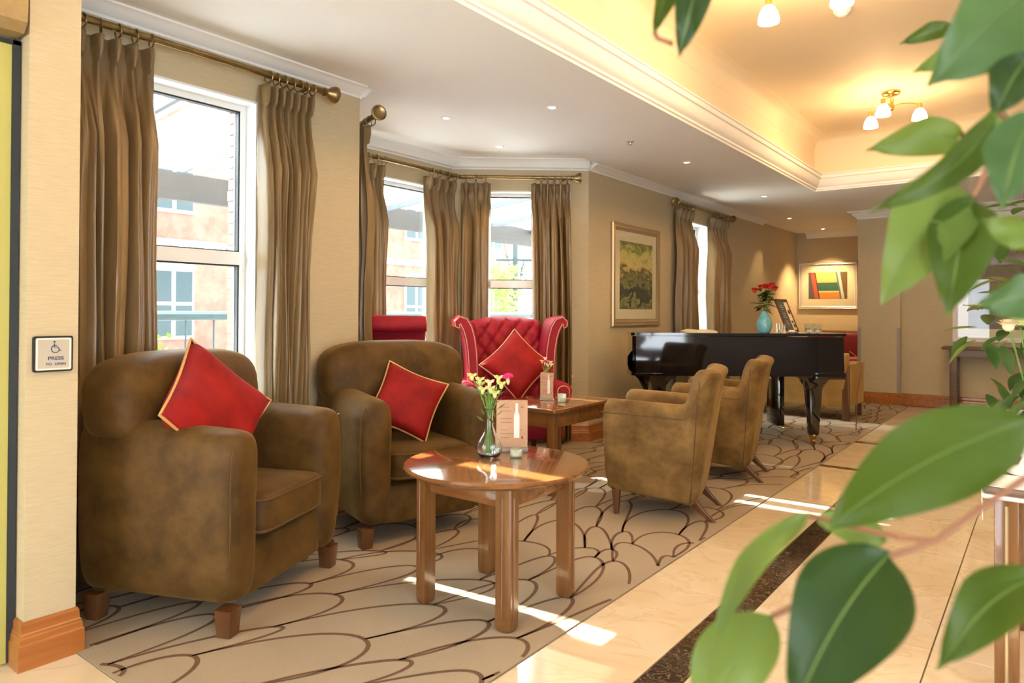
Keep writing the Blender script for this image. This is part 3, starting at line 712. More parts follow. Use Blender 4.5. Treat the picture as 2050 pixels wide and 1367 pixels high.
# ================================================================== ROUND TABLE
TZ = .575
rt = thing('round_table', 'round polished wooden table with four square legs between the armchairs', 'table', (-1.83, 2.29, .0055))
prof = [(0, TZ-.035), (.30, TZ-.035), (.355, TZ-.033), (.362, TZ-.027), (.372, TZ-.024), (.385, TZ-.018), (.388, TZ-.010), (.383, TZ-.002), (.374, TZ), (0, TZ)]
bm = nb(); prof2 = [(max(r, .001), z) for r, z in prof]; lathe(bm, prof2, 64); obj('tabletop', bm, 'table_wood', rt, 40, loc=(0, 0, -.005))
for a in range(4):
    s1, s2 = ((1, 1), (-1, 1), (-1, -1), (1, -1))[a]; bm = nb(); q = []
    def legsec(w_, ch): return [(w_, -w_), (w_, w_-ch), (w_-ch*.4, w_-ch*.4), (w_-ch, w_), (-w_, w_), (-w_, -w_)]
    rings = []
    for z, w_ in ((0, .024), (.008, .029), (.03, .031), (.54, .031)):
        rings.append([(s1*.215+s1*p[0], s2*.205+s2*p[1], z) for p in legsec(w_, .016)])
    l = obj('leg', loft(bm, rings), 'leg_wood', rt, 30)
    bm = nb(); tube(bm, [(s1*.247, s2*.205, .04), (s1*.247, s2*.205, .50)], .003, 5); tube(bm, [(s1*.215, s2*.237, .04), (s1*.215, s2*.237, .50)], .003, 5); obj('reeding', bm, 'leg_wood', l)
for p in (((-.19, .19), (.188, .212)), ((-.19, .19), (-.212, -.188))):
    obj('apron', B(*p[0], *p[1], .455, .54, bev=.004), 'table_wood', rt, 30)
for p in ((.198, .222), (-.222, -.198)):
    obj('apron', B(*p, -.18, .18, .455, .54, bev=.004), 'table_wood', rt, 30)

def flower_vase(label, loc, group, items, s=1.0, seed=1):
    rnd = random.Random(seed); t = thing('flower_vase', label, 'vase', loc, 0, group)
    out = [(.022, 0), (.033, .004), (.041, .022), (.042, .036), (.036, .056), (.021, .076), (.0125, .098), (.0115, .125), (.014, .148), (.017, .153)]
    inn = [(.0155, .152), (.0125, .146), (.0098, .124), (.0108, .098), (.019, .074), (.034, .054), (.0395, .036), (.0385, .022), (.030, .008), (.004, .006)]
    obj('glass_body', lathe(nb(), [(r*s, z*s) for r, z in out+inn], 28), 'vase_glass', t, 60)
    for k, (dx, dy, h_, kind) in enumerate(items):
        top = Vector((dx, dy, h_))*s; st = obj('stem', tube(nb(), [(-.25*dx*s, -.25*dy*s, .012*s), (.1*dx*s*.2, 0, .12*s), (dx*.45*s, dy*.45*s, .19*s), top], [.0016*s]*4, 5), 'stem', t)
        if kind == 'carn':
            bm = nb()
            for q in range(26):
                a, e = rnd.uniform(0, 2*PI), rnd.uniform(.1, 1.4); d = Vector((math.cos(a)*math.sin(e), math.sin(a)*math.sin(e), math.cos(e)))
                b = d.orthogonal().normalized(); c_ = d.cross(b); p = top
                ln = .020*s; bm.faces.new([bm.verts.new(v) for v in (p+d*.003, p+d*ln*.8+b*.008*s, p+d*ln+c_*.003, p+d*ln*.8-b*.008*s)])
            obj('bloom', bm, 'petal_pink', st, 0)
            obj('calyx', lathe(nb(), [(.002*s, -.018*s), (.0055*s, -.01*s), (.006*s, .002*s), (.008*s, .004*s)], 8, top), 'petal_lime', st)
        elif kind == 'bud':
            bm = nb(); superell(bm, top, (.0065*s, .0065*s, .012*s), 1, 1, 8, 6)
            for q in range(7):
                a = q*.9; d = Vector((math.cos(a), math.sin(a), .8)).normalized(); b = d.orthogonal().normalized(); p = top
                bm.faces.new([bm.verts.new(v) for v in (p, p+d*.012*s+b*.005*s, p+d*.021*s, p+d*.012*s-b*.005*s)])
            obj('bud', bm, rnd.choice(['petal_lime', 'petal_lime', 'petal_cream']), st, 0)
        else:
            bm = nb()
            for q in range(5):
                a = rnd.uniform(0, 6.28); d = Vector((math.cos(a), math.sin(a), .7)).normalized(); b = d.orthogonal().normalized(); p = top-Vector((0, 0, .02*q*s))
                bm.faces.new([bm.verts.new(v) for v in (p, p+d*.016*s+b*.004*s, p+d*.034*s, p+d*.016*s-b*.004*s)])
            obj('leaflet', bm, 'leaf', st, 0)
    return t
its = [(-.055, -.02, .275, 'bud'), (-.035, -.005, .262, 'bud'), (-.045, .01, .245, 'bud'), (.0, .0, .255, 'bud'), (.012, -.01, .235, 'bud'), (.02, .02, .27, 'bud'), (-.005, .02, .225, 'bud'), (.05, .03, .272, 'carn'),
       (.035, .015, .25, 'bud'), (-.015, -.015, .23, 'bud'), (.03, -.01, .22, 'bud'), (-.02, .0, .21, 'leaf'), (.015, .01, .205, 'leaf'), (.0, -.01, .24, 'leaf'), (.03, .0, .235, 'leaf')]
flower_vase('round glass vase of lime buds and a pink carnation on the round table', (-1.908, 2.335, TZ+.001), None, [(a, b, c*.90, d) for a, b, c, d in its], 1.38, 4)
def menu_card(label, loc, rotz, w_, h_):
    t = thing('menu_holder', label, 'menu holder', loc, rotz)
    card = obj('card', B(-w_/2, w_/2, -.001, .001, .018, h_), 'card', t, 0)
    # flat print: text lines, a bottle picture, small marks
    bm = nb()
    rnd = random.Random(3)
    for k in range(9):
        z = h_*(.86-.075*k); x0 = -w_*.36; ln = w_*rnd.uniform(.2, .46)
        if k in (2, 5): continue
        box(bm, x0, x0+ln, -.0016, -.0011, z, z+.0022)
    box(bm, w_*.30, w_*.36, -.0016, -.0011, h_*.24, h_*.29); box(bm, w_*.28, w_*.31, -.0016, -.0011, h_*.40, h_*.42); box(bm, w_*.26, w_*.38, -.0016, -.0011, h_*.86, h_*.875); box(bm, w_*.315, w_*.325, -.0016, -.0011, h_*.83, h_*.93)
    obj('print', bm, 'ink', card, 0)['kind'] = 'stuff'
    obj('bottle_picture', prism(nb(), [(w_*.06, h_*.26), (w_*.24, h_*.26), (w_*.24, h_*.70), (w_*.19, h_*.78), (w_*.19, h_*.94), (w_*.11, h_*.94), (w_*.11, h_*.78), (w_*.06, h_*.70)], 'y', -.0016, -.0011), 'linen', card, 0)
    obj('sleeve', B(-w_/2-.002, w_/2+.002, .0016, .0034, .004, h_+.003), 'acrylic', t, 0)
    obj('foot', B(-w_/2-.002, w_/2+.002, -.03, .03, 0, .004, bev=.001), 'acrylic', t, 0)
    obj('foot_block', B(-w_/2-.002, w_/2+.002, -.008, .008, .004, .017, bev=.001), 'frost', t, 0)
    return t
menu_card('tall drinks menu card in an acrylic stand on the round table', (-1.915, 2.505, TZ+.001), math.radians(38), .140, .228)
def tealight(label, loc, r=.024, h_=.034, group='tealight glasses'):
    t = thing('tealight_holder', label, 'candle holder', loc, 0, group)
    obj('glass_cup', lathe(nb(), [(r*.85, 0), (r, .004), (r, h_), (r*.88, h_), (r*.88, .006), (.002, .005)], 20), 'frost', t, 60)
    obj('candle', lathe(nb(), [(.001, .006), (r*.84, .006), (r*.84, h_*.62), (.001, h_*.62)], 16), 'wax', t, 40)
    obj('wick', tube(nb(), [(0, 0, h_*.6), (.001, 0, h_*.8)], .001, 5), 'black', t)
    return t
tealight('small glass tealight in front of the menu card on the round table', (-1.823, 2.415, TZ+.001), .027, .036)

# ================================================================== SQUARE COFFEE TABLE
QZ = .57
qx0, qx1, qy0, qy1 = -3.10, -2.52, 3.745, 4.62
qt = thing('coffee_table', 'rectangular dark wooden coffee table in front of the red wing chair', 'table', ((qx0+qx1)/2, (qy0+qy1)/2, .0055))
hx, hy = (qx1-qx0)/2, (qy1-qy0)/2
obj('tabletop', B(-hx, hx, -hy, hy, QZ-.028-.005, QZ-.005, bev=.008, seg=3), 'table_wood', qt, 40)
for sx in (1, -1):
    obj('apron', B(*sorted((sx*(hx-.025), sx*(hx-.045))), -hy+.07, hy-.07, QZ-.13, QZ-.035, bev=.003), 'table_wood', qt, 30)
    for sy in (1, -1):
        bm = nb(); loft(bm, [[(sx*(hx-.05)+p[0], sy*(hy-.05)+p[1], z) for p in rrect(w_, w_, .006, 2)] for z, w_ in ((0, .045), (.02, .05), (QZ-.035, .058))]); obj('leg', bm, 'leg_wood', qt, 30)
for sy in (1, -1): obj('apron', B(-hx+.07, hx-.07, *sorted((sy*(hy-.025), sy*(hy-.045))), QZ-.13, QZ-.035, bev=.003), 'table_wood', qt, 30)
its2 = [(-.03, 0, .255, 'bud'), (-.012, .01, .275, 'bud'), (.0, -.01, .25, 'carn'), (.01, .0, .245, 'carn'), (.035, .01, .25, 'bud'), (.045, .0, .235, 'bud'), (.03, .02, .225, 'leaf'), (.02, 0, .23, 'bud'), (-.01, .01, .22, 'leaf')]
flower_vase('small glass vase of pink and pale flowers behind the card on the coffee table', (-2.915, 4.215, QZ+.001), None, its2, 1.05, 9)
menu_card('narrow pink menu card in a clear stand on the coffee table', (-2.835, 4.115, QZ+.001), math.radians(20), .095, .20)
tealight('clear glass tealight beside the narrow menu card on the coffee table', (-2.705, 4.115, QZ+.001), .03, .06)

# ================================================================== RED WING CHAIRS
def wing_chair(name, label, loc, rotz, group):
    t = thing(name, label, 'armchair', loc, rotz, group)
    m = 'red_wing'
    bm = nb(); superell(bm, (.02, 0, .27), (.30, .315, .10), .2, .2, 32, 12); obj('seat_base', bm, m, t, 70)
    bm = nb(); superell(bm, (.06, 0, .42), (.285, .265, .065), .3, .25, 32, 12); sc = obj('seat_cushion', bm, m, t, 70)
    obj('piping', tube(nb(), [(.06+.284*sgnpow(math.cos(q), .25), .264*sgnpow(math.sin(q), .25), .455) for q in [2*PI*i/48 for i in range(48)]], .004, 6, closed=True), 'pink_gold', sc)
    # tufted back
    nu, nv = 48, 48; bm = nb(); front, rear = {}, {}
    def topz(v): return 1.115+.045*math.cos(v*PI/2)**.8 if abs(v) < 1 else 1.115
    for i in range(nu+1):
        v = -1+2*i/nu; yy = v*.315
        for j in range(nv+1):
            w_ = j/nv; z = .40+(topz(v)-.40)*w_; x = -.17-.16*w_
            tu = abs(math.sin(v*PI*2.0+(PI/2 if 0 else 0))*1); 
            a = (v*2.5+w_*4.2); b = (v*2.5-w_*4.2)
            da, db = abs(a-round(a)), abs(b-round(b)); cre = min(da, db)
            btn = math.hypot(da, db)
            dep = .030*(min(1, cre/.28)**.6)*(1 if w_ < .96 else .3)-.020*math.exp(-(btn/.12)**2)
            edge_ = min(1, (1-abs(v))/.12, (1-w_)/.07)**.5 if min((1-abs(v)), (1-w_)) > 0 else 0
            front[i, j] = bm.verts.new((x+.02+dep*edge_+.05*edge_, yy, z))
            rear[i, j] = front[i, j] if (i in (0, nu) or j in (0, nv)) else bm.verts.new((x-.07, yy, z))
    for i in range(nu):
        for j in range(nv):
            bm.faces.new((front[i, j], front[i+1, j], front[i+1, j+1], front[i, j+1])); bm.faces.new((rear[i, j], rear[i, j+1], rear[i+1, j+1], rear[i+1, j]))
    bk = obj('tufted_back', bm, m, t, 80)
    for r_ in range(5):
        for c in range(-3, 4):
            w_ = .16+r_*.1667; v = (c+.5*(r_ % 2))*.4
            a = v*2.5
            ww = (round(w_*4.2*1)/4.2) if (r_ % 2 == 0) else ((math.floor(w_*4.2)+.5)/4.2)
            if abs(v) > .85 or ww > .92 or ww < .1: continue
            z = .40+(topz(v)-.40)*ww; bm = nb(); superell(bm, (-.17-.16*ww+.055, v*.315, z), (.008, .011, .011), 1, 1, 8, 6); obj('button', bm, m, bk)
    # wings: scrolled profile in the y-z plane, run from back to front
    for s in (1, -1):
        cl = [(.318, .50), (.320, .62), (.322, .76), (.330, .88), (.345, .98), (.368, 1.06), (.398, 1.112), (.428, 1.128), (.450, 1.108), (.452, 1.082), (.436, 1.070)]
        th = [.046, .046, .046, .046, .047, .048, .046, .040, .032, .022, .012]
        left, right = [], []
        for k, (yy, z) in enumerate(cl):
            a = Vector(cl[max(k-1, 0)]); b = Vector(cl[min(k+1, len(cl)-1)]); d = (b-a).normalized(); n = Vector((-d.y, d.x))
            left.append((yy+n.x*th[k], z+n.y*th[k])); right.append((yy-n.x*th[k], z-n.y*th[k]))
        poly = left+right[::-1]
        rings = []
        for x, sc_ in ((-.33, .6), (-.30, .92), (-.15, .97), (.02, 1), (.06, 1.0), (.072, .93)):
            cxm = sum(p[0] for p in poly)/len(poly); rings.append([(x-.05*max(0, (p[1]-.9))*0, s*(lerp(cl[min(k, 2*len(cl)-1-k)][0], p[0], sc_)), lerp(cl[min(k, 2*len(cl)-1-k)][1], p[1], sc_)) for k, p in enumerate(poly)])
        wg = obj('wing', loft(nb(), rings), m, t, 60)
        pp = [(.074, s*p[0], p[1]) for p in [(lerp(c[0], l[0], .72), lerp(c[1], l[1], .72)) for c, l in zip(cl, left)]+[(lerp(c[0], l[0], .72), lerp(c[1], l[1], .72)) for c, l in zip(cl[::-1], right[::-1])]]
        obj('piping', tube(nb(), pp, .004, 6), 'pink_gold', wg)
        # arm roll and panel
        rings = []
        for x, k in ((-.22, 1), (.0, 1), (.20, 1), (.30, 1.02), (.325, .97), (.332, .85)):
            rings.append([(x, s*(.375+.075*k*math.cos(q)), .565+.068*k*math.sin(q)) for q in [2*PI*i/20 for i in range(20)]])
        ar = obj('arm', loft(nb(), rings), m, t, 60)
        obj('piping', tube(nb(), [(.334, s*(.375+.048*math.cos(q)), .565+.044*math.sin(q)) for q in [2*PI*i/20 for i in range(20)]], .004, 6, closed=True), 'pink_gold', ar)
        obj('arm_panel', B(-.24, .30, *sorted((s*.30, s*.385)), .17, .56, bev=.02, seg=3), m, t, 60)
        lg = obj('leg', lathe(nb(), [(.012, .035), (.016, .045), (.026, .07), (.018, .085), (.030, .12), (.026, .15), (.033, .175), (.033, .19)], 14, (.26, s*.28, 0)), 'dark_wood', t)
        obj('castor', lathe(nb(), [(.004, 0), (.016, .002), (.020, .015), (.016, .028), (.013, .045), (.010, .05)], 12, (.26, s*.28, 0)), 'gilt', lg)
        bm = nb(); loft(bm, [[(x+p[0], s*.27+p[1], z) for p in rrect(w_, w_, .005, 2)] for x, z, w_ in ((-.34, 0, .035), (-.30, .08, .04), (-.27, .19, .05))]); obj('leg', bm, 'dark_wood', t, 30)
    return t
wc = wing_chair('wing_chair', 'red buttoned wing chair holding the diamond cushion in the bay', (-3.565, 4.638, .0055), math.atan2(-.68, .73), 'red wing chairs')
wc2 = dup(wc, (-3.71, 3.575, .0055), math.radians(54), 'red wing chair half hidden behind the armchair back', 'red wing chairs')
cushion('deep red diamond cushion on the buttoned wing chair', (-3.42, 4.528, .775), stand(math.atan2(-.68, .73), math.radians(20), math.radians(45)), .43, .08, pip='pink_gold')

# ================================================================== TUB CHAIRS
def tub_chair(name, label, loc, rotz, group):
    t = thing(name, label, 'armchair', loc, rotz, group)
    # plan: rounded U, open at front (+x)
    hw, fx, bx = .325, .30, -.30
    path = []
    def add(x, yy, nx, ny, back): path.append((x, yy, nx, ny, back))
    for k in range(7): add(lerp(fx, -.14, k/6), hw, 0, 1, 0)
    r = .14
    for k in range(1, 8):
        a = PI/2*(k/8); add(-.16-r*math.sin(a), hw-r+r*math.cos(a), -math.sin(a), math.cos(a), smooth01((k-1.5)/2.2))
    for k in range(7): add(bx, lerp(hw-r, -(hw-r), k/6), -1, 0, 1)
    for k in range(7, 0, -1):
        a = PI/2*(k/8); add(-.16-r*math.sin(a), -(hw-r+r*math.cos(a)), -math.sin(a), -math.cos(a), smooth01((k-1.5)/2.2))
    for k in range(7): add(lerp(-.14, fx, k/6), -hw, 0, -1, 0)
    rings = []
    for x, yy, nx, ny, bk in path:
        zt = lerp(.675+.012*(x-.0)/.3, .872, bk); th = .088
        def P(o, z):
            tap = -.055*smooth01((.62-z)/.55)**1.3*(1.0)          # narrows toward the floor
            ln = .055*bk*max(0, (z-.45))/.42                      # back leans out
            oo = o+tap+ln
            return (x+nx*oo, yy+ny*oo, z)
        roll = .018*bk
        zb = .075+.07*(x+.3)/.6; sec = [P(0, zb), P(.006, .25), P(.008, .42), P(.006, zt-.13), P(.004+roll*.3, zt-.075), P(.010+roll, zt-.045), P(.004+roll, zt-.012), P(-.022, zt+.004), P(-th*.5, zt+.006), P(-th+.012, zt), P(-th-.002, zt-.03), P(-th-.004, zt-.10), P(-th, .45), P(-th, .30), P(-th+.02, zb)]
        rings.append(sec)
    sh = obj('shell', loft(nb(), rings), 'velvet_tan', t, 55)
    sm = sh.modifiers.new('s', 'SUBSURF'); sm.levels = 1; sm.render_levels = 1
    obj('top_seam', tube(nb(), [r_[4] for r_ in rings], .0035, 5), 'seam', sh)
    for k in (9, 24): obj('corner_seam', tube(nb(), [rings[k][i] for i in range(0, 7)], .003, 5), 'seam', sh)
    bm = nb(); superell(bm, (.035, 0, .40), (.29, .225, .075), .3, .25, 32, 12); obj('seat_cushion', bm, 'velvet_tan', t, 70)
    bm = nb(); superell(bm, (.03, 0, .235), (.265, .245, .10), .2, .2, 32, 12); obj('seat_base', bm, 'velvet_tan', t, 70)
    for s in (1, -1):
        bm = nb(); loft(bm, [[(.225+p[0], s*.235+p[1], z) for p in rrect(w_, w_, .005, 2)] for z, w_ in ((0, .028), (.15, .05))]); obj('leg', bm, 'dark_wood', t, 30)
        bm = nb(); loft(bm, [[(x+p[0], s*.19+p[1], z) for p in rrect(w_*1.3, w_, .005, 2)] for x, z, w_ in ((-.325, 0, .026), (-.29, .03, .03), (-.25, .065, .04), (-.18, .14, .055))]); obj('leg', bm, 'dark_wood', t, 30)
    return t
tubs = 'tan velvet tub chairs'
tc1 = tub_chair('tub_chair', 'tan velvet tub chair seen from behind, nearest the round table', (-1.885, 3.985, .0055), math.atan2(-.26, -.965), tubs)
tc2 = dup(tc1, (-1.965, 5.13, .0055), math.atan2(-.20, -.98), 'tan velvet tub chair seen from behind, nearest the piano', tubs)

# ================================================================== GRAND PIANO
Lx, Ly = .80, .60
pn = thing('grand_piano', 'glossy black grand piano with brass castors in front of the narrow window', 'piano', (-1.455, 6.823, .0055), math.atan2(-Ly, -Lx))
# local: x to the tail (image left), y toward camera is +? flipped below; near edge at y=0, body to -y
LN = 1.90
def body(o_):
    pts = [(0+o_, -o_)]
    pts += [(LN-.03-o_, -o_), (LN-o_, -.03-o_)]
    for k in range(8): a = PI/2*k/7; pts.append((LN-.16-o_+.16*math.cos(a), -.30-.14*math.sin(a)+o_*.5))
    for k in range(1, 12):
        q = k/11; pts.append((lerp(LN-.16, .62, q), -.44-.86*smooth01(q)**1.15+o_))
    pts += [(.5, -1.36+o_), (.30, -1.38+o_), (0+o_, -1.38+o_)]
    return pts
def pris(poly, z0, z1): return prism(nb(), poly, 'z', z0, z1)
obj('rim', pris([(.24, 0)]+body(.0)[1:-1]+[(.24, -1.38)], .645, .985), 'piano', pn, 30)
obj('rim_moulding', pris(body(-.008), .628, .650), 'piano', pn, 30)
obj('lid', pris(body(-.014), .990, 1.016), 'piano', pn, 30)
obj('lid_hinge', tube(nb(), [(.02, -.42, 1.016), (.02, -.95, 1.016)], .004, 6), 'gilt', pn)
# keyboard end (image right): key bed, cheeks, fallboard, keys
obj('key_bed', B(-.015, .26, -1.385, .005, .60, .665, bev=.006), 'piano', pn, 30)
for ya, yb in ((-.07, 0), (-1.38, -1.31)):
    bm = prism(nb(), [(.245, .665), (0, .665), (-.004, .70), (0, .74), (.004, .985), (.245, .985)], 'y', ya, yb); obj('cheek', bm, 'piano', pn, 30)
obj('key_slip', B(-.006, .018, -1.31, -.07, .665, .705, bev=.004), 'piano', pn, 30)
obj('fallboard', prism(nb(), [(.16, .69), (.20, .69), (.24, .80), (.24, .985), (.21, .985)], 'y', -1.31, -.07), 'piano', pn, 30)
kw = 1.23/52; k0 = None; kb0 = None
for k in range(52):
    if k0 is None: k0 = obj('white_key', B(.018, .165, .0006, kw-.0006, .69, .712, bev=.0015, seg=1), 'ivory', pn, 0); o = k0
    else: o = k0.copy(); C.objects.link(o); o.parent = pn
    o.location.y = -1.305+k*kw
    if k % 7 in (0, 1, 3, 4, 5) and k < 51:
        if kb0 is None: kb0 = obj('black_key', B(.068, .163, -.006, .006, .712, .724, bev=.0015, seg=1), 'black', pn, 0); o = kb0
        else: o = kb0.copy(); C.objects.link(o); o.parent = pn
        o.location.y = -1.305+(k+1)*kw
def pleg(x, yy):
    rings = []
    for z, w_ in ((.085, .036), (.10, .040), (.36, .054), (.50, .060), (.535, .068), (.58, .10), (.61, .15), (.63, .19)):
        rings.append([(x+p[0], yy+p[1], z) for p in rrect(2*w_, min(2*w_, .16), .008, 2)])
    l = obj('leg', loft(nb(), rings), 'piano', pn, 40)
    obj('brass_ferrule', lathe(nb(), [(.030, .05), (.034, .06), (.040, .085), (.036, .10)], 12, (x, yy, 0)), 'gilt', l)
    bm = nb(); tube(bm, [(x-.014, yy, .027), (x+.014, yy, .027)], .027, 14); obj('castor', bm, 'gilt', l)
pleg(.225, -.125); pleg(.16, -1.22); pleg(LN-.27, -.2)
# scrolled tail bracket seen at the left end
bm = prism(nb(), [(LN-.16, .65), (LN-.03, .65), (LN+.035, .69), (LN+.045, .73), (LN+.045, .80), (LN+.02, .84), (LN, .86), (LN, .66), (LN-.05, .60), (LN-.10, .50), (LN-.14, .50)], 'y', -.06, -.005); obj('tail_bracket', bm, 'piano', pn, 30)
obj('pedal_lyre', B(.32, .40, -.85, -.55, .09, .63, bev=.02), 'piano', pn, 30)
for k in range(3): obj('pedal', B(.22, .33, -.80+.08*k, -.76+.08*k, .06, .075, bev=.004), 'gilt', pn, 30)
# things on the piano
PZ = 1.022
def on_piano(a, b): # local (x along to the tail, y depth away) -> world
    return (-1.455-a*Lx+b*(-Ly)*1.0, 6.823-a*Ly+b*Lx, PZ)
bv = thing('flower_vase', 'turquoise vase of red flowers standing on the piano', 'vase', on_piano(.66, .16))
obj('vase_body', lathe(nb(), [(.003, 0), (.045, 0), (.052, .01), (.066, .05), (.068, .085), (.058, .125), (.036, .16), (.028, .185), (.033, .20), (.028, .20), (.024, .185), (.03, .16), (.002, .15)], 24), 'blue_glaze', bv, 60)
rnd = random.Random(5)
def rose(parent, c, r, m, name='bloom'):
    bm = nb(); superell(bm, c, (r*.55, r*.55, r*.6), 1, 1, 10, 8)
    for lay, (n, rr, e) in enumerate(((5, .75, .5), (6, .95, .9), (7, 1.1, 1.25))):
        for q in range(n):
            a = 2*PI*q/n+lay*.5; d = Vector((math.cos(a)*math.sin(e), math.sin(a)*math.sin(e), math.cos(e))); sd_ = Vector((-math.sin(a), math.cos(a), 0)); c_ = Vector(c)
            bm.faces.new([bm.verts.new(v) for v in (c_-Vector((0, 0, r*.4)), c_+d*r*rr*.6+sd_*r*.5, c_+d*r*rr+sd_*r*.28, c_+d*r*rr-sd_*r*.28, c_+d*r*rr*.6-sd_*r*.5)])
    return obj(name, bm, m, parent, 0)
def leafquad(bm, p, d, ln, wd, up=Vector((0, 0, 1)), curl=.15):
    d = d.normalized(); s_ = d.cross(up)
    if s_.length < .05: s_ = d.orthogonal()
    s_.normalize(); n = s_.cross(d); prevr = None; N_ = 8
    for i in range(N_+1):
        t_ = i/N_; wv = wd*math.sin(PI*min(1, t_*.96+.02))**.8*(1-.35*t_); c = p+d*ln*t_-n*curl*ln*t_*t_
        row = [bm.verts.new(c+s_*wv+n*wv*.35), bm.verts.new(c), bm.verts.new(c-s_*wv+n*wv*.35)]
        if prevr:
            bm.faces.new((prevr[0], prevr[1], row[1], row[0])); bm.faces.new((prevr[1], prevr[2], row[2], row[1]))
        prevr = row
for k, (x, yy, z) in enumerate(((-.10, -.06, .39), (-.035, -.03, .42), (.045, .0, .425), (.085, .04, .415), (.02, .06, .43), (.11, .07, .41), (.065, -.02, .44))):
    # offsets along the image plane direction
    px = Vector((R.x*x+F.x*yy*.5, R.y*x+F.y*yy*.5, z)); st = obj('stem', tube(nb(), [(0, 0, .05), (px.x*.3, px.y*.3, .22), px], .0025, 5), 'stem', bv); rose(st, px, .037, 'petal_red')
for k in range(46):
    a = rnd.uniform(0, 6.28); z = rnd.uniform(.20, .38); bm = nb(); leafquad(bm, Vector((rnd.uniform(-.03, .03), rnd.uniform(-.03, .03), z)), Vector((math.cos(a), math.sin(a), rnd.uniform(-.5, .5))), rnd.uniform(.06, .11), .026); obj('leaf', bm, 'leaf_dark', bv, 60)
# framed notice leaning on an easel back
fr_ = thing('framed_notice', 'leaning black-framed price notice on the piano', 'picture frame', tuple(a+b for a, b in zip(on_piano(.36, .25), (0, 0, .005))));
nf = R*.72-F*.69; fr_.rotation_euler = (math.radians(-22), 0, math.atan2(nf.y, nf.x)+PI/2)
w_, h_ = .25, .33
bm = nb()
for q in ((-w_/2, -w_/2+.016, 0, h_), (w_/2-.016, w_/2, 0, h_), (-w_/2, w_/2, 0, .016), (-w_/2, w_/2, h_-.016, h_)): box(bm, q[0], q[1], -.01, .01, q[2], q[3])
obj('frame', bm, 'dark_wood', fr_, 0)
obj('poster', B(-w_/2+.01, w_/2-.01, -.004, .004, .01, h_-.01), mat('chalk_grey_print', (0.07, 0.085, 0.07), .6, col2=(0.11, 0.13, 0.11), nscale=60), fr_, 0)
po = obj('cream_picture', B(.035, w_/2-.02, -.006, -.004, .02, h_-.03), 'petal_cream', fr_, 0)
bm = nb(); superell(bm, (.075, -.006, .20), (.028, .002, .026), 1, 1, 12, 8); superell(bm, (.08, -.006, .06), (.022, .002, .02), 1, 1, 12, 8); superell(bm, (.065, -.006, .10), (.02, .002, .016), 1, 1, 12, 8); obj('cake_print', bm, 'petal_maroon', po)
bm = nb()
for k in range(12):
    if k % 4 == 3: continue
    ln = .07+.03*math.sin(k*2.3); box(bm, -.045-ln/2, -.045+ln/2, -.0055, -.004, h_-.065-k*.02, h_-.059-k*.02)
obj('print_lines', bm, mat('pale_print', (0.45, 0.42, 0.40), .7), fr_, 0)['kind'] = 'stuff'
obj('easel_back', B(-.02, .02, .01, .014, .02, h_*.8), 'dark_wood', fr_, 0)
def tumbler(label, loc, group='glass tumblers on the piano'):
    t = thing('glass_tumbler', label, 'glass', loc, 0, group)
    bm = nb(); rings = []
    for r_, z in ((.026, 0), (.034, .004), (.038, .085), (.035, .085), (.031, .012), (.002, .01)):
        rings.append([((r_*(1+.05*(k % 2) if r_ > .03 else r_))*math.cos(2*PI*k/24), (r_*(1+.05*(k % 2) if r_ > .03 else r_))*math.sin(2*PI*k/24), z) for k in range(24)])
    obj('glass_cup', loft(bm, rings), 'vase_glass', t, 30)
    obj('candle', lathe(nb(), [(.001, .013), (.024, .013), (.024, .03), (.001, .03)], 14), 'wax', t)
tumbler('cut glass tumbler beside the turquoise vase on the piano', on_piano(.52, .13))
tumbler('cut glass tumbler at the right end of the piano', on_piano(.17, .16))
tumbler('shorter cut glass tumbler just right of the leaning notice', on_piano(.225, .22))
bowl = thing('bread_plate', 'small pale round dish below the leaning notice on the piano', 'dish', on_piano(.42, .13))
obj('dish', lathe(nb(), [(.002, 0), (.03, 0), (.045, .012), (.043, .014), (.028, .004), (.002, .004)], 20), 'porcelain', bowl, 60)
bm = nb(); superell(bm, (0, 0, .016), (.03, .03, .014), 1, 1, 14, 8); obj('candle', bm, 'petal_cream', bowl, 60)
sb = thing('sheet_music', 'open pale music book lying on the piano lid', 'book', on_piano(1.22, .34), math.atan2(Ly, Lx))
for s in (1, -1):
    bm = nb(); rings = []
    for i in range(9):
        q = i/8; x = s*q*.15; z = .008+.022*math.sin(PI*q)*(1-q*.5); rings.append([(x, -.11, 0), (x, .11, 0), (x, .11, z), (x, -.11, z)])
    obj('page_block', loft(bm, rings), 'petal_cream', sb, 60)
cordo = obj('power_cord', tube(nb(), [(-1.43, 6.92, .86), (-1.39, 7.05, .80), (-1.40, 7.3, .70), (-1.5, 7.6, .4), (-1.55, 7.8, .02)], .005, 6), 'base_wood'); tag(cordo, 'thin brown cord trailing from the right end of the piano', 'cord')

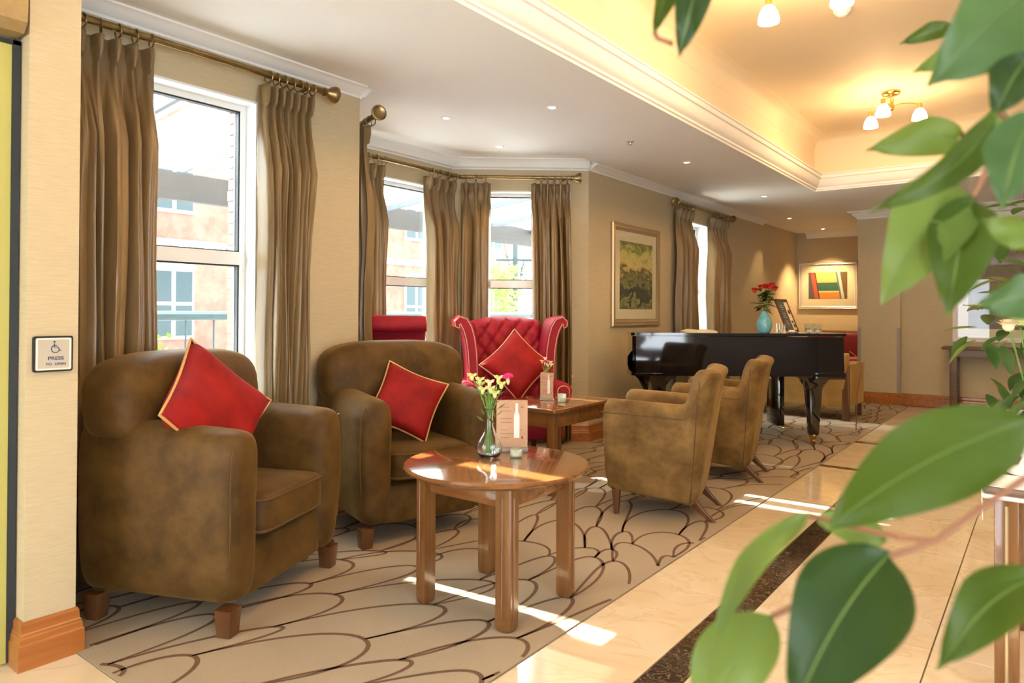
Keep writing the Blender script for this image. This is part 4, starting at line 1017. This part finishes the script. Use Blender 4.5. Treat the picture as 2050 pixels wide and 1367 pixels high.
# ================================================================== FAR SEATING
sf = thing('far_sofa', 'golden brown sofa seen from behind beyond the piano', 'sofa', (-2.36, 8.80, .0055), PI/2)
bm = nb(); loft(bm, [[(x+p[0]*1.0, p[1], z) for p in rrect(.16, wd, .03, 3)] for x, z, wd in ((-.28, .16, 1.16), (-.30, .55, 1.18), (-.33, .70, 1.20), (-.335, .735, 1.20), (-.32, .75, 1.18))]); obj('back', bm, 'velvet_gold', sf, 60)
for s in (1, -1):
    bm = nb(); loft(bm, [[(p[0]+.02, s*.56+p[1], z) for p in rrect(.66, wd, .03, 3)] for z, wd in ((.16, .14), (.50, .14), (.60, .16), (.63, .13))]); obj('arm', bm, 'velvet_gold', sf, 60)
    bm = nb(); box(bm, -.37, -.305, *sorted((s*.54, s*.61)), 0, .62, bev=.004); obj('corner_post', bm, 'dark_wood', sf, 30)
    bm = nb(); box(bm, .27, .33, *sorted((s*.55, s*.61)), 0, .17); obj('leg', bm, 'dark_wood', sf, 30)
obj('seat_cushion', superell(nb(), (.06, 0, .36), (.30, .48, .09), .25, .2, 32, 10), 'velvet_gold', sf, 60)
obj('seat_base', B(-.25, .32, -.50, .50, .14, .30, bev=.02), 'velvet_gold', sf, 40)
bq = thing('red_banquette', 'dark red bench seat with brown back under the recess picture', 'bench', (-2.66, 12.05, .0055), -PI/2)
obj('back', B(-.46, -.36, -.55, .55, .10, .92, bev=.02), 'console_wood', bq, 40)
obj('seat_cushion', superell(nb(), (-.12, 0, .42), (.26, .55, .09), .25, .2, 32, 10), 'petal_maroon', bq, 60)
obj('back_cushion', superell(nb(), (-.31, 0, .70), (.07, .54, .18), .3, .2, 32, 10), 'petal_maroon', bq, 60)
obj('seat_base', B(-.36, .12, -.53, .53, .08, .34), 'console_wood', bq, 40)
for sx in (-.4, .08):
    for s in (1, -1): obj('leg', B(sx-.025, sx+.025, s*.5-.025, s*.5+.025, 0, .10), 'dark_wood', bq, 0)

# ================================================================== PICTURES
def picture(label, loc, rotz, W, H, fw, fm, mount, art, depth=.035):
    t = thing('framed_picture', label, 'picture', loc, rotz)     # local: x across, z up, faces -y
    prof = [(0, 0), (0, -depth*.6), (fw*.15, -depth), (fw*.4, -depth*.8), (fw*.6, -depth*.95), (fw*.85, -depth*.55), (fw, -depth*.5), (fw, 0)]
    rings = []
    for sx, sz in ((-1, -1), (1, -1), (1, 1), (-1, 1)):
        rings.append([(sx*(W/2-o), yy, sz*(H/2-o)) for o, yy in prof])
    obj('frame', loft(nb(), rings, loop=True), fm, t, 30)
    obj('mount', B(-W/2+fw*.8, W/2-fw*.8, -depth*.42, -.004, -H/2+fw*.8, H/2-fw*.8), 'mount', t, 0)
    a, b = mount
    obj('artwork', B(-W/2+fw+a, W/2-fw-a, -depth*.42-.002, -depth*.42, -H/2+fw+b, H/2-fw-b), art, t, 0)
    obj('glazing', B(-W/2+fw*.8, W/2-fw*.8, -depth*.52-.002, -depth*.52, -H/2+fw*.8, H/2-fw*.8), 'glass', t, 0)
    return t
def landscape_mat():
    m, nt, b = _new('green_landscape_art'); N, L = nt.nodes, nt.links
    tc = N.new('ShaderNodeTexCoord'); sp = N.new('ShaderNodeSeparateXYZ'); L.new(tc.outputs['Generated'], sp.inputs[0])
    nz = N.new('ShaderNodeTexNoise'); nz.inputs['Scale'].default_value = 4.5; nz.inputs['Detail'].default_value = 7; nz.inputs['Distortion'].default_value = 1.0
    mp = N.new('ShaderNodeMapping'); mp.inputs['Scale'].default_value = (1.2, 1, 1.8); L.new(tc.outputs['Generated'], mp.inputs[0]); L.new(mp.outputs[0], nz.inputs['Vector'])
    ma = N.new('ShaderNodeMath'); ma.operation = 'MULTIPLY_ADD'; ma.inputs[1].default_value = .75; ma.inputs[2].default_value = -.37; L.new(nz.outputs['Fac'], ma.inputs[0])
    ad = N.new('ShaderNodeMath'); ad.operation = 'ADD'; L.new(ma.outputs[0], ad.inputs[0]); L.new(sp.outputs['Z'], ad.inputs[1])
    cr = N.new('ShaderNodeValToRGB'); e = cr.color_ramp.elements; e[0].position = 0; e[0].color = (.10, .11, .03, 1); e[1].position = 1; e[1].color = (.16, .17, .03, 1)
    for p, c in ((.10, (.30, .30, .14)), (.16, (.035, .045, .03)), (.33, (.03, .04, .035)), (.44, (.24, .23, .07)), (.52, (.06, .06, .03)), (.58, (.55, .36, .10)), (.70, (.72, .58, .22)), (.82, (.60, .54, .16)), (.90, (.30, .30, .06))):
        k = e.new(p); k.color = (*c, 1)
    L.new(ad.outputs[0], cr.inputs[0]); L.new(cr.outputs[0], b.inputs['Base Color']); b.inputs['Roughness'].default_value = .6; return m
M['art1'] = landscape_mat()
picture('gold-framed green landscape picture between the bay and the piano', (WX, 6.545, 1.58), PI/2, 1.05, 1.035, .075, 'frame_gold', (.09, .10), 'art1')
def stripes_mat():
    m, nt, b = _new('striped_abstract_art'); N, L = nt.nodes, nt.links
    tc = N.new('ShaderNodeTexCoord'); sp = N.new('ShaderNodeSeparateXYZ'); L.new(tc.outputs['Generated'], sp.inputs[0])
    def ramp(src, stops):
        cr = N.new('ShaderNodeValToRGB'); cr.color_ramp.interpolation = 'CONSTANT'; e = cr.color_ramp.elements
        e[0].position = 0; e[0].color = (*stops[0][1], 1); e[1].position = stops[1][0]; e[1].color = (*stops[1][1], 1)
        for p, c in stops[2:]: k = e.new(p); k.color = (*c, 1)
        L.new(src, cr.inputs[0]); return cr.outputs[0]
    mid = ramp(sp.outputs['Z'], [(0, (.70, .25, .04)), (.24, (.80, .55, .28)), (.30, (.03, .13, .09)), (.58, (.10, .07, .02)), (.61, (.72, .48, .16)), (1, (.7, .5, .2))])
    sl = N.new('ShaderNodeMath'); sl.operation = 'MULTIPLY_ADD'; sl.inputs[1].default_value = .12; L.new(sp.outputs['Z'], sl.inputs[0]); L.new(sp.outputs['X'], sl.inputs[2])
    side = ramp(sl.outputs[0], [(0, (.10, .08, .10)), (.13, (.18, .06, .08)), (.17, (.50, .10, .05)), (.27, (.08, .03, .02)), (.30, (0, 0, 0)), (.82, (.10, .16, .17)), (.86, (.62, .58, .55)), (.93, (.16, .09, .03))])
    msk = ramp(sl.outputs[0], [(0, (0, 0, 0)), (.30, (1, 1, 1)), (.82, (0, 0, 0))])
    mx = N.new('ShaderNodeMix'); mx.data_type = 'RGBA'; L.new(msk, mx.inputs[0]); L.new(side, mx.inputs[6]); L.new(mid, mx.inputs[7]); L.new(mx.outputs[2], b.inputs['Base Color']); b.inputs['Roughness'].default_value = .6; return m
M['art2'] = stripes_mat()
picture('silver-framed striped abstract picture on the spotlit recess wall', (-2.94, 12.6, 1.675), 0, .93, .79, .06, 'frame_silver', (.10, .11), 'art2')
M['art3'] = mat('brown_abstract_art', (0.10, 0.055, 0.05), .6, col2=(0.20, 0.13, 0.11), nscale=5)
picture('large white-framed brown picture above the console table', (-.36, 10.48, 1.66), 0, 1.2, 1.62, .07, 'linen', (.10, .10), 'art3')

# ================================================================== CONSOLE TABLE, GUARDS, SWITCH
ct = thing('console_table', 'dark wooden console table against the back wall', 'table', (-.42, 10.27, .0))
obj('tabletop', B(-.62, .62, -.19, .19, .765, .80, bev=.006), 'console_wood', ct, 30)
obj('apron', B(-.50, .50, -.15, .15, .68, .765), 'console_wood', ct, 0)
for sx in (1, -1):
    for sy in (1, -1): obj('leg', B(*sorted((sx*.46, sx*.54)), *sorted((sy*.10, sy*.16)), 0, .765, bev=.003), 'console_wood', ct, 30)
bm = nb(); loft(bm, [[(-.45+.06*math.cos(a)*k, .0+.03*math.sin(a)*k, .801+z) for a in [2*PI*i/14 for i in range(14)]] for k, z in ((.6, 0), (1, .004), (1.05, .008), (.9, .008), (.5, .003))])
dish = obj('key_tray', bm, 'console_wood', smooth=50); dish.location = (-.42, 10.27, 0); tag(dish, 'flat brown dish lying on the console table', 'dish')
for x, nm in ((-2.047, 'grey corner guard strip on the left edge of the pier'), (-1.575, 'grey corner guard strip on the right edge of the pier')):
    g = B(x, x+.042, 10.392, 10.4, .16, 1.02, bev=.002); tag(obj('corner_guard', g, 'guard', smooth=0), nm, 'corner guard')
sw = thing('door_switch', 'square press to open switch plate with wheelchair symbol', 'switch', (-2.717, .949, 1.05), PI/2)
# local: x -> +Y world, faces -y -> +X world
def swp(o): return o
bm = prism(nb(), rrect(.121, .122, .008, 4), 'y', -.012, 0); obj('back_box', bm, 'black', sw, 30)
bm = prism(nb(), rrect(.108, .110, .006, 4), 'y', -.0165, -.011); obj('button_plate', bm, 'plate', sw, 30)
bm = nb(); rings = [[(sx*(.053-o), yy, sz*(.054-o)) for o, yy in ((0, -.0165), (.001, -.018), (.004, -.018), (.005, -.0165))] for sx, sz in ((-1, -1), (1, -1), (1, 1), (-1, 1))]; loft(bm, rings, loop=True); obj('plate_rim', bm, 'ivory', sw, 30)
def text(body_, size, x, z, m, parent, yoff, name='lettering'):
    cu = bpy.data.curves.new(name, 'FONT'); cu.body = body_; cu.size = size; cu.align_x = 'CENTER'; cu.extrude = .0003; cu.offset = size*.022
    to = bpy.data.objects.new('tmp_text', cu); C.objects.link(to)
    dg = bpy.context.evaluated_depsgraph_get(); me = bpy.data.meshes.new_from_object(to.evaluated_get(dg)); bpy.data.objects.remove(to)
    o = bpy.data.objects.new(name, me); C.objects.link(o); o.parent = parent; o.location = (x, yoff, z); o.rotation_euler = (PI/2, 0, 0); o.scale = (1.18, 1, 1)
    me.materials.clear(); me.materials.append(M[m]); return o
text('PRESS', .0165, .006, -.020, 'ink_blue', sw, -.0168)
text('TO  OPEN', .0115, .006, -.0385, 'ink_blue', sw, -.0168)
bm = nb(); yy = -.0170
tube(bm, [(.004+.0125*math.cos(a), yy, .017+.0125*math.sin(a)) for a in [math.radians(115+i*15) for i in range(17)]], .0015, 5)   # wheel
tube(bm, [(.001, yy, .036), (.001, yy, .023), (.012, yy, .023), (.017, yy, .0115), (.021, yy, .0128)], .0018, 5)
tube(bm, [(.002, yy, .0285), (.010, yy, .0285)], .0014, 5); superell(bm, (.001, yy, .0415), (.0034, .001, .0034), 1, 1, 10, 6); obj('wheelchair_symbol', bm, 'ink_blue', sw)

# ================================================================== CEILING LIGHTS
def downlight(loc, label, en=14):
    t = thing('downlight', label, 'downlight', loc, 0, 'recessed ceiling downlights')
    obj('trim_ring', lathe(nb(), [(.024, .004), (.024, -.003), (.036, -.005), (.040, -.001), (.040, .004)], 24), 'white', t, 50)
    obj('lens', lathe(nb(), [(.001, -.002), (.024, -.002), (.024, .003), (.001, .003)], 20), 'downlight', t, 50)
    l = bpy.data.lights.new('downlight_beam', 'SPOT'); l.energy = en; l.color = (1, .68, .34); l.spot_size = math.radians(95); l.spot_blend = .6; l.shadow_soft_size = .03
    lo = bpy.data.objects.new('downlight_beam', l); C.objects.link(lo); lo.parent = t; lo.location = (0, 0, -.02)
dls = [((-2.656, 3.903, CZ), 'recessed downlight in the ceiling in front of the bay'), ((-2.63, 6.068, CZ), 'recessed downlight in the ceiling before the framed landscape'), ((-2.658, 8.37, CZ), 'recessed downlight in the ceiling above the piano'),
       ((-2.98, 10.515, CZ), 'recessed downlight in the ceiling past the narrow window'), ((-2.906, 12.15, CZ), 'recessed downlight over the striped recess picture'), ((-3.478, 3.74, CZ+.028), 'recessed downlight in the near half of the bay ceiling'), ((-3.711, 4.66, CZ+.028), 'recessed downlight in the far half of the bay ceiling')]
for p, l in dls: downlight(p, l, 110 if 'recess picture' in l else 13)
sp_ = thing('sprinkler_head', 'small round sprinkler head in the ceiling between the downlights', 'sprinkler', (-2.674, 5.056, CZ))
obj('rose', lathe(nb(), [(.001, 0), (.028, 0), (.026, -.006), (.010, -.010), (.008, -.024), (.016, -.026), (.016, -.028), (.001, -.028)], 16), 'steel', sp_, 50)
def lamp3(label, loc, rz):
    t = thing('ceiling_spotlight', label, 'ceiling lamp', loc, rz, 'three-arm brass ceiling lamps')
    obj('ceiling_rose', lathe(nb(), [(.001, 0), (.075, 0), (.078, -.012), (.066, -.03), (.03, -.038), (.001, -.038)], 24), 'gilt', t, 50)
    obj('stem', lathe(nb(), [(.009, -.03), (.009, -.10), (.026, -.105), (.03, -.135), (.026, -.16), (.008, -.17), (.001, -.172)], 16), 'gilt', t, 50)
    for k in range(3):
        a = 2*PI*k/3; d = Vector((math.cos(a), math.sin(a), 0)); q = Vector((-d.y, d.x, 0))
        ar = obj('arm', tube(nb(), [Vector((0, 0, -.13))+d*.02, d*.09+q*.05+Vector((0, 0, -.095)), d*.18+q*.03+Vector((0, 0, -.10)), d*.23+Vector((0, 0, -.125))], .0055, 8), 'gilt', t)
        e = d*.23
        obj('lamp_holder', lathe(nb(), [(.001, -.115), (.018, -.115), (.021, -.125), (.019, -.155), (.024, -.165), (.001, -.165)], 14, (e.x, e.y, 0)), 'gilt', ar, 50)
        obj('lamp_shade', lathe(nb(), [(.020, -.160), (.034, -.172), (.052, -.205), (.061, -.245), (.060, -.262), (.055, -.262), (.045, -.21), (.026, -.175), (.002, -.17)], 20, (e.x, e.y, 0)), 'lampglass', ar, 60)
        l = bpy.data.lights.new('lamp_bulb', 'POINT'); l.energy = 6; l.color = (1, .54, .20); l.shadow_soft_size = .045
        lo = bpy.data.objects.new('lamp_bulb', l); C.objects.link(lo); lo.parent = t; lo.location = (e.x, e.y, -.31)
    return t
lamp3('three-arm brass ceiling lamp at the far end of the coffer', (-1.10, 6.95, cz1), math.radians(24))
lamp3('three-arm brass ceiling lamp cut off by the top of the picture', (-1.10, 4.05, cz1), math.radians(30))
lamp3('unseen three-arm brass ceiling lamp adding warm light by the entrance door', (-1.1, 1.9, cz1), math.radians(40))  # out of view, kept for its warm light on the near carpet
sk = thing('smoke_detector', 'white domed smoke detector on the coffer ceiling', 'smoke detector', (-1.05, 4.86, cz1))
obj('housing', lathe(nb(), [(.001, 0), (.055, 0), (.055, -.018), (.045, -.03), (.03, -.045), (.022, -.052), (.001, -.053)], 24), 'white', sk, 50)

# ================================================================== SIDE TABLE WITH FLOWER ARRANGEMENT
st_ = thing('side_table', 'wooden side table at the right edge carrying the flower arrangement', 'table', (.20, 3.02, 0))
obj('tabletop', B(-.36, .36, -.36, .36, .635, .66, bev=.006), 'console_wood', st_, 30)
obj('top_edging', B(-.365, .365, -.365, .365, .622, .637, bev=.004), 'frame_silver', st_, 30)
obj('apron', B(-.31, .31, -.31, .31, .55, .622), 'leg_wood', st_, 0)
for sx in (1, -1):
    for sy in (1, -1):
        l = obj('leg', B(*sorted((sx*.27, sx*.335)), *sorted((sy*.27, sy*.335)), 0, .622, bev=.006), 'leg_wood', st_, 30)
        bm = nb(); tube(bm, [(sx*.3025, sy*.335, .03), (sx*.3025, sy*.335, .60)], .006, 6); obj('reeding', bm, 'frame_gold', l)
dl = nb()
pts = [(-.16, 2.68), (.05, 2.68), (.05, 2.9), (-.16, 2.9)]
box(dl, -.155, .06, 2.665, 2.88, .6605, .6625)
loft(dl, [[(-.158, 2.70, .6625), (-.158, 2.80, .6625), (-.168, 2.80, .6625), (-.168, 2.70, .6625)], [(-.167, 2.715, .655), (-.167, 2.785, .655), (-.171, 2.785, .655), (-.171, 2.715, .655)], [(-.168, 2.748, .53), (-.168, 2.752, .53), (-.170, 2.752, .53), (-.170, 2.748, .53)]])
tag(obj('table_doily', dl, 'linen', smooth=0), 'white linen mat with a pointed corner hanging off the side table', 'table linen')
fa = thing('flower_arrangement', 'tall leafy arrangement of cream and maroon roses in a white urn', 'flowers', (-.03, 2.95, .664))
obj('urn', lathe(nb(), [(.002, 0), (.085, 0), (.088, .012), (.05, .025), (.04, .05), (.07, .08), (.115, .13), (.125, .18), (.118, .20), (.11, .18), (.06, .10), (.002, .09)], 32), 'porcelain', fa, 50)
rnd = random.Random(12)
def off(x, z, dpt=0): return Vector((R.x*x-F.x*dpt, R.y*x-F.y*dpt, z))
for x, z, r_, m, dd in ((-.06, .50, .045, 'petal_cream', .12), (-.005, .53, .05, 'petal_cream', .15), (-.10, .53, .04, 'petal_maroon', .08), (-.02, .44, .05, 'petal_cream', .13), (.04, .48, .05, 'petal_maroon', .14), (-.13, .47, .032, 'petal_lime', .1), (-.165, .455, .032, 'petal_cream', .1), (-.10, .455, .035, 'petal_lime', .12), (.08, .55, .05, 'petal_cream', .1), (-.02, .80, .035, 'petal_lime', .05), (.02, .78, .035, 'petal_cream', .05), (.10, .62, .05, 'petal_maroon', .1)):
    p = off(x, z+.045, dd); s_ = obj('stem', tube(nb(), [(0, 0, .14), p*.5+Vector((0, 0, .08)), p], .003, 5), 'stem', fa); rose(s_, p, r_, m)
lm_ = {}
for k in range(170):
    x, z = rnd.uniform(-.20, .25), rnd.uniform(.22, 1.0)
    if z < .42 and x < -.17: continue
    if z > .62 and x < -.20+.3*(z-.62): continue
    p = off(x, z, rnd.uniform(-.16, .16)); a = rnd.uniform(0, 6.28); dz = -.9 if z < .5 else rnd.uniform(-.6, .6)
    bm = nb(); leafquad(bm, p*.92, Vector((math.cos(a)-.2*R.x, math.sin(a)-.2*R.y, dz)), rnd.uniform(.08, .13), .026); obj('leaf', bm, rnd.choice(['leaf_dark', 'leaf_dark', 'leaf_dark', 'leaf']), fa, 60)
for k in range(7):
    p = off(rnd.uniform(-.2, .2), rnd.uniform(.6, .95), rnd.uniform(-.1, .1)); obj('twig', tube(nb(), [(0, 0, .15), p*.5+Vector((0, 0, .05)), p], .004, 5), 'twig', fa)

# ================================================================== FOREGROUND FICUS
fc = thing('potted_ficus', 'large leafy potted ficus with reddish twigs closest to the viewer', 'plant', (.16, .70, 0))
O_ = Vector((.16, .70, 0))
obj('pot', lathe(nb(), [(.002, 0), (.11, 0), (.15, .02), (.18, .33), (.185, .34), (.172, .34), (.165, .31), (.002, .30)], 28), 'plant_pot', fc, 40)
obj('soil', lathe(nb(), [(.002, .29), (.165, .29), (.165, .315), (.002, .32)], 20), 'soil', fc, 40)
obj('trunk', tube(nb(), [(0, 0, .30), (.015, .01, .7), (-.01, .02, 1.1), (.01, .0, 1.5), (-.02, .02, 1.75)], [.018, .016, .014, .011, .006], 10), 'twig', fc)
FL = [
    ((-0.009, 0.573, 1.132), (-0.126, 0.535, 1.045), 0.0600, 'leaf', 0.10),
    ((-0.09, 0.563, 1.029), (-0.128, 0.459, 0.948), 0.0722, 'leaf_dark', 0.08),
    ((-0.163, 0.532, 0.975), (-0.199, 0.48, 0.899), 0.0546, 'leaf_pale', 0.10),
    ((-0.15, 0.58, 1.042), (-0.191, 0.486, 0.964), 0.0218, 'leaf_pale', 0.14),
    ((-0.106, 0.651, 1.011), (-0.161, 0.634, 1.026), 0.0295, 'leaf_pale', 0.10),
    ((-0.004, 0.629, 1.014), (-0.056, 0.539, 0.968), 0.0411, 'leaf', 0.12),
    ((-0.007, 0.698, 1.464), (-0.066, 0.603, 1.372), 0.0829, 'leaf_blue', 0.08),
    ((-0.081, 0.879, 1.508), (-0.124, 0.847, 1.49), 0.0204, 'leaf', 0.08),
    ((-0.066, 0.828, 1.467), (-0.1, 0.778, 1.436), 0.0271, 'leaf_pale', 0.08),
    ((-0.011, 0.645, 1.393), (-0.031, 0.629, 1.348), 0.0353, 'leaf_dark', 0.05),
    ((-0.029, 0.631, 1.351), (-0.099, 0.554, 1.274), 0.0250, 'leaf', -0.16),
    ((-0.064, 0.78, 1.369), (-0.129, 0.706, 1.35), 0.0381, 'leaf_pale', 0.06),
    ((-0.061, 0.708, 1.315), (-0.101, 0.616, 1.21), 0.0657, 'leaf_pale', 0.08),
    ((-0.049, 0.692, 1.297), (-0.06, 0.634, 1.201), 0.0512, 'leaf', 0.05),
    ((-0.007, 0.598, 1.339), (-0.023, 0.561, 1.271), 0.0403, 'leaf_blue', 0.06),
    ((-0.006, 0.6, 1.248), (-0.037, 0.6, 1.268), 0.0217, 'leaf_pale', 0.05),
    ((-0.003, 0.627, 1.216), (-0.038, 0.6, 1.206), 0.0339, 'leaf_blue', 0.05),
    ((-0.037, 0.776, 1.39), (-0.031, 0.781, 1.332), 0.0265, 'leaf_pale', 0.05),
    ((-0.262, 0.577, 1.508), (-0.276, 0.567, 1.448), 0.0230, 'leaf', 0.05),
    ((-0.234, 0.573, 1.494), (-0.25, 0.562, 1.421), 0.0300, 'leaf_dark', 0.05),
]
FS = [
     [(0.009, 0.638, 1.102), (-0.013, 0.621, 1.083), (-0.039, 0.601, 1.061), (-0.065, 0.594, 1.035), (-0.09, 0.575, 1.024)] ,
     [(-0.065, 0.594, 1.035), (-0.095, 0.635, 1.021), (-0.131, 0.632, 1.024), (-0.15, 0.58, 1.042)] ,
     [(-0.09, 0.575, 1.024), (-0.123, 0.563, 0.999), (-0.163, 0.532, 0.975)] ,
     [(0.014, 0.701, 1.377), (-0.016, 0.691, 1.344), (-0.037, 0.701, 1.329), (-0.057, 0.698, 1.317), (-0.067, 0.703, 1.31)] ,
     [(-0.016, 0.691, 1.344), (-0.027, 0.683, 1.358), (-0.03, 0.655, 1.357)] ,
     [(-0.037, 0.701, 1.329), (-0.048, 0.743, 1.346), (-0.064, 0.78, 1.369)] ,
     [(0.02, 0.718, 1.476), (-0.007, 0.698, 1.464), (-0.04, 0.798, 1.483), (-0.066, 0.828, 1.467)] ,
     [(-0.04, 0.798, 1.483), (-0.081, 0.879, 1.508)] ,
     [(-0.037, 0.701, 1.329), (-0.043, 0.696, 1.312), (-0.049, 0.692, 1.297)] ,
     [(0.016, 0.667, 1.196), (-0.003, 0.627, 1.216)] ,
     [(0.016, 0.667, 1.196), (-0.006, 0.6, 1.248)] ,
     [(-0.209, 0.617, 1.566), (-0.245, 0.59, 1.531), (-0.262, 0.577, 1.508)] ,
     [(-0.209, 0.617, 1.566), (-0.23, 0.589, 1.521), (-0.234, 0.573, 1.494)] ,
     [(-0.276, 0.567, 1.448), (-0.274, 0.568, 1.443), (-0.26, 0.567, 1.435)] ,
     [(0.009, 0.638, 1.102), (0.004, 0.634, 1.057), (-0.004, 0.629, 1.014)] ,
     [(0.009, 0.638, 1.102), (0.001, 0.593, 1.123), (-0.009, 0.573, 1.132)] ,
     [(.16, .70, 1.0), (.08, .66, 1.06), (0.009, 0.638, 1.102)],
     [(.17, .70, 1.25), (.08, .70, 1.33), (0.014, 0.701, 1.377)],
     [(.15, .71, 1.4), (.08, .72, 1.46), (0.02, 0.718, 1.476)],
     [(.16, .70, 1.1), (.08, .68, 1.16), (0.016, 0.667, 1.196)],
     [(.14, .72, 1.7), (-.03, .66, 1.68), (-.13, .63, 1.63), (-0.209, 0.617, 1.566)],
]
def ficus_leaf(b, t_, w_, m, bul):
    b, t_ = Vector(b)-O_, Vector(t_)-O_; ax = t_-b; ln = ax.length; d = ax/ln; eye = (Vector((0, 0, 1.2))-O_-b).normalized()
    sd_ = d.cross(eye).normalized(); nn = sd_.cross(d); nn = (nn+sd_*rnd.uniform(-.25, .25)).normalized(); sd_ = d.cross(nn).normalized()
    N_ = 16; bm = nb(); rows_ = []; mid = []
    for i in range(N_+1):
        q = i/N_; wv = w_/2*1.02*(math.sin(PI*q**.78)**.85)*(1-.12*q)
        if q > .9: wv = max(wv*.75, .0006)
        c = b+ax*q+sd_*(bul*ln*.5*math.sin(PI*q))+nn*(.07*ln*math.sin(PI*q)-.03*ln*q); mid.append(c-nn*.0006)
        rows_.append([c+sd_*wv*k+nn*(wv*.28*abs(k)**1.3+.004*math.sin(q*9+k*2)*abs(k)) for k in (-1, -.66, -.33, 0, .33, .66, 1)])
    vs = [[bm.verts.new(p) for p in r_] for r_ in rows_]
    for i in range(N_):
        for j in range(6): bm.faces.new((vs[i][j], vs[i+1][j], vs[i+1][j+1], vs[i][j+1]))
    bmesh.ops.solidify(bm, geom=bm.faces[:], thickness=.0006)
    l = obj('leaf', bm, m, fc, 60); obj('midrib', tube(nb(), mid, .0009, 5), 'leaf_pale', l)
for a in FL: ficus_leaf(*a)
for p in FS: obj('twig', tube(nb(), [Vector(q)-O_ for q in p], .0023, 7), 'twig', fc)
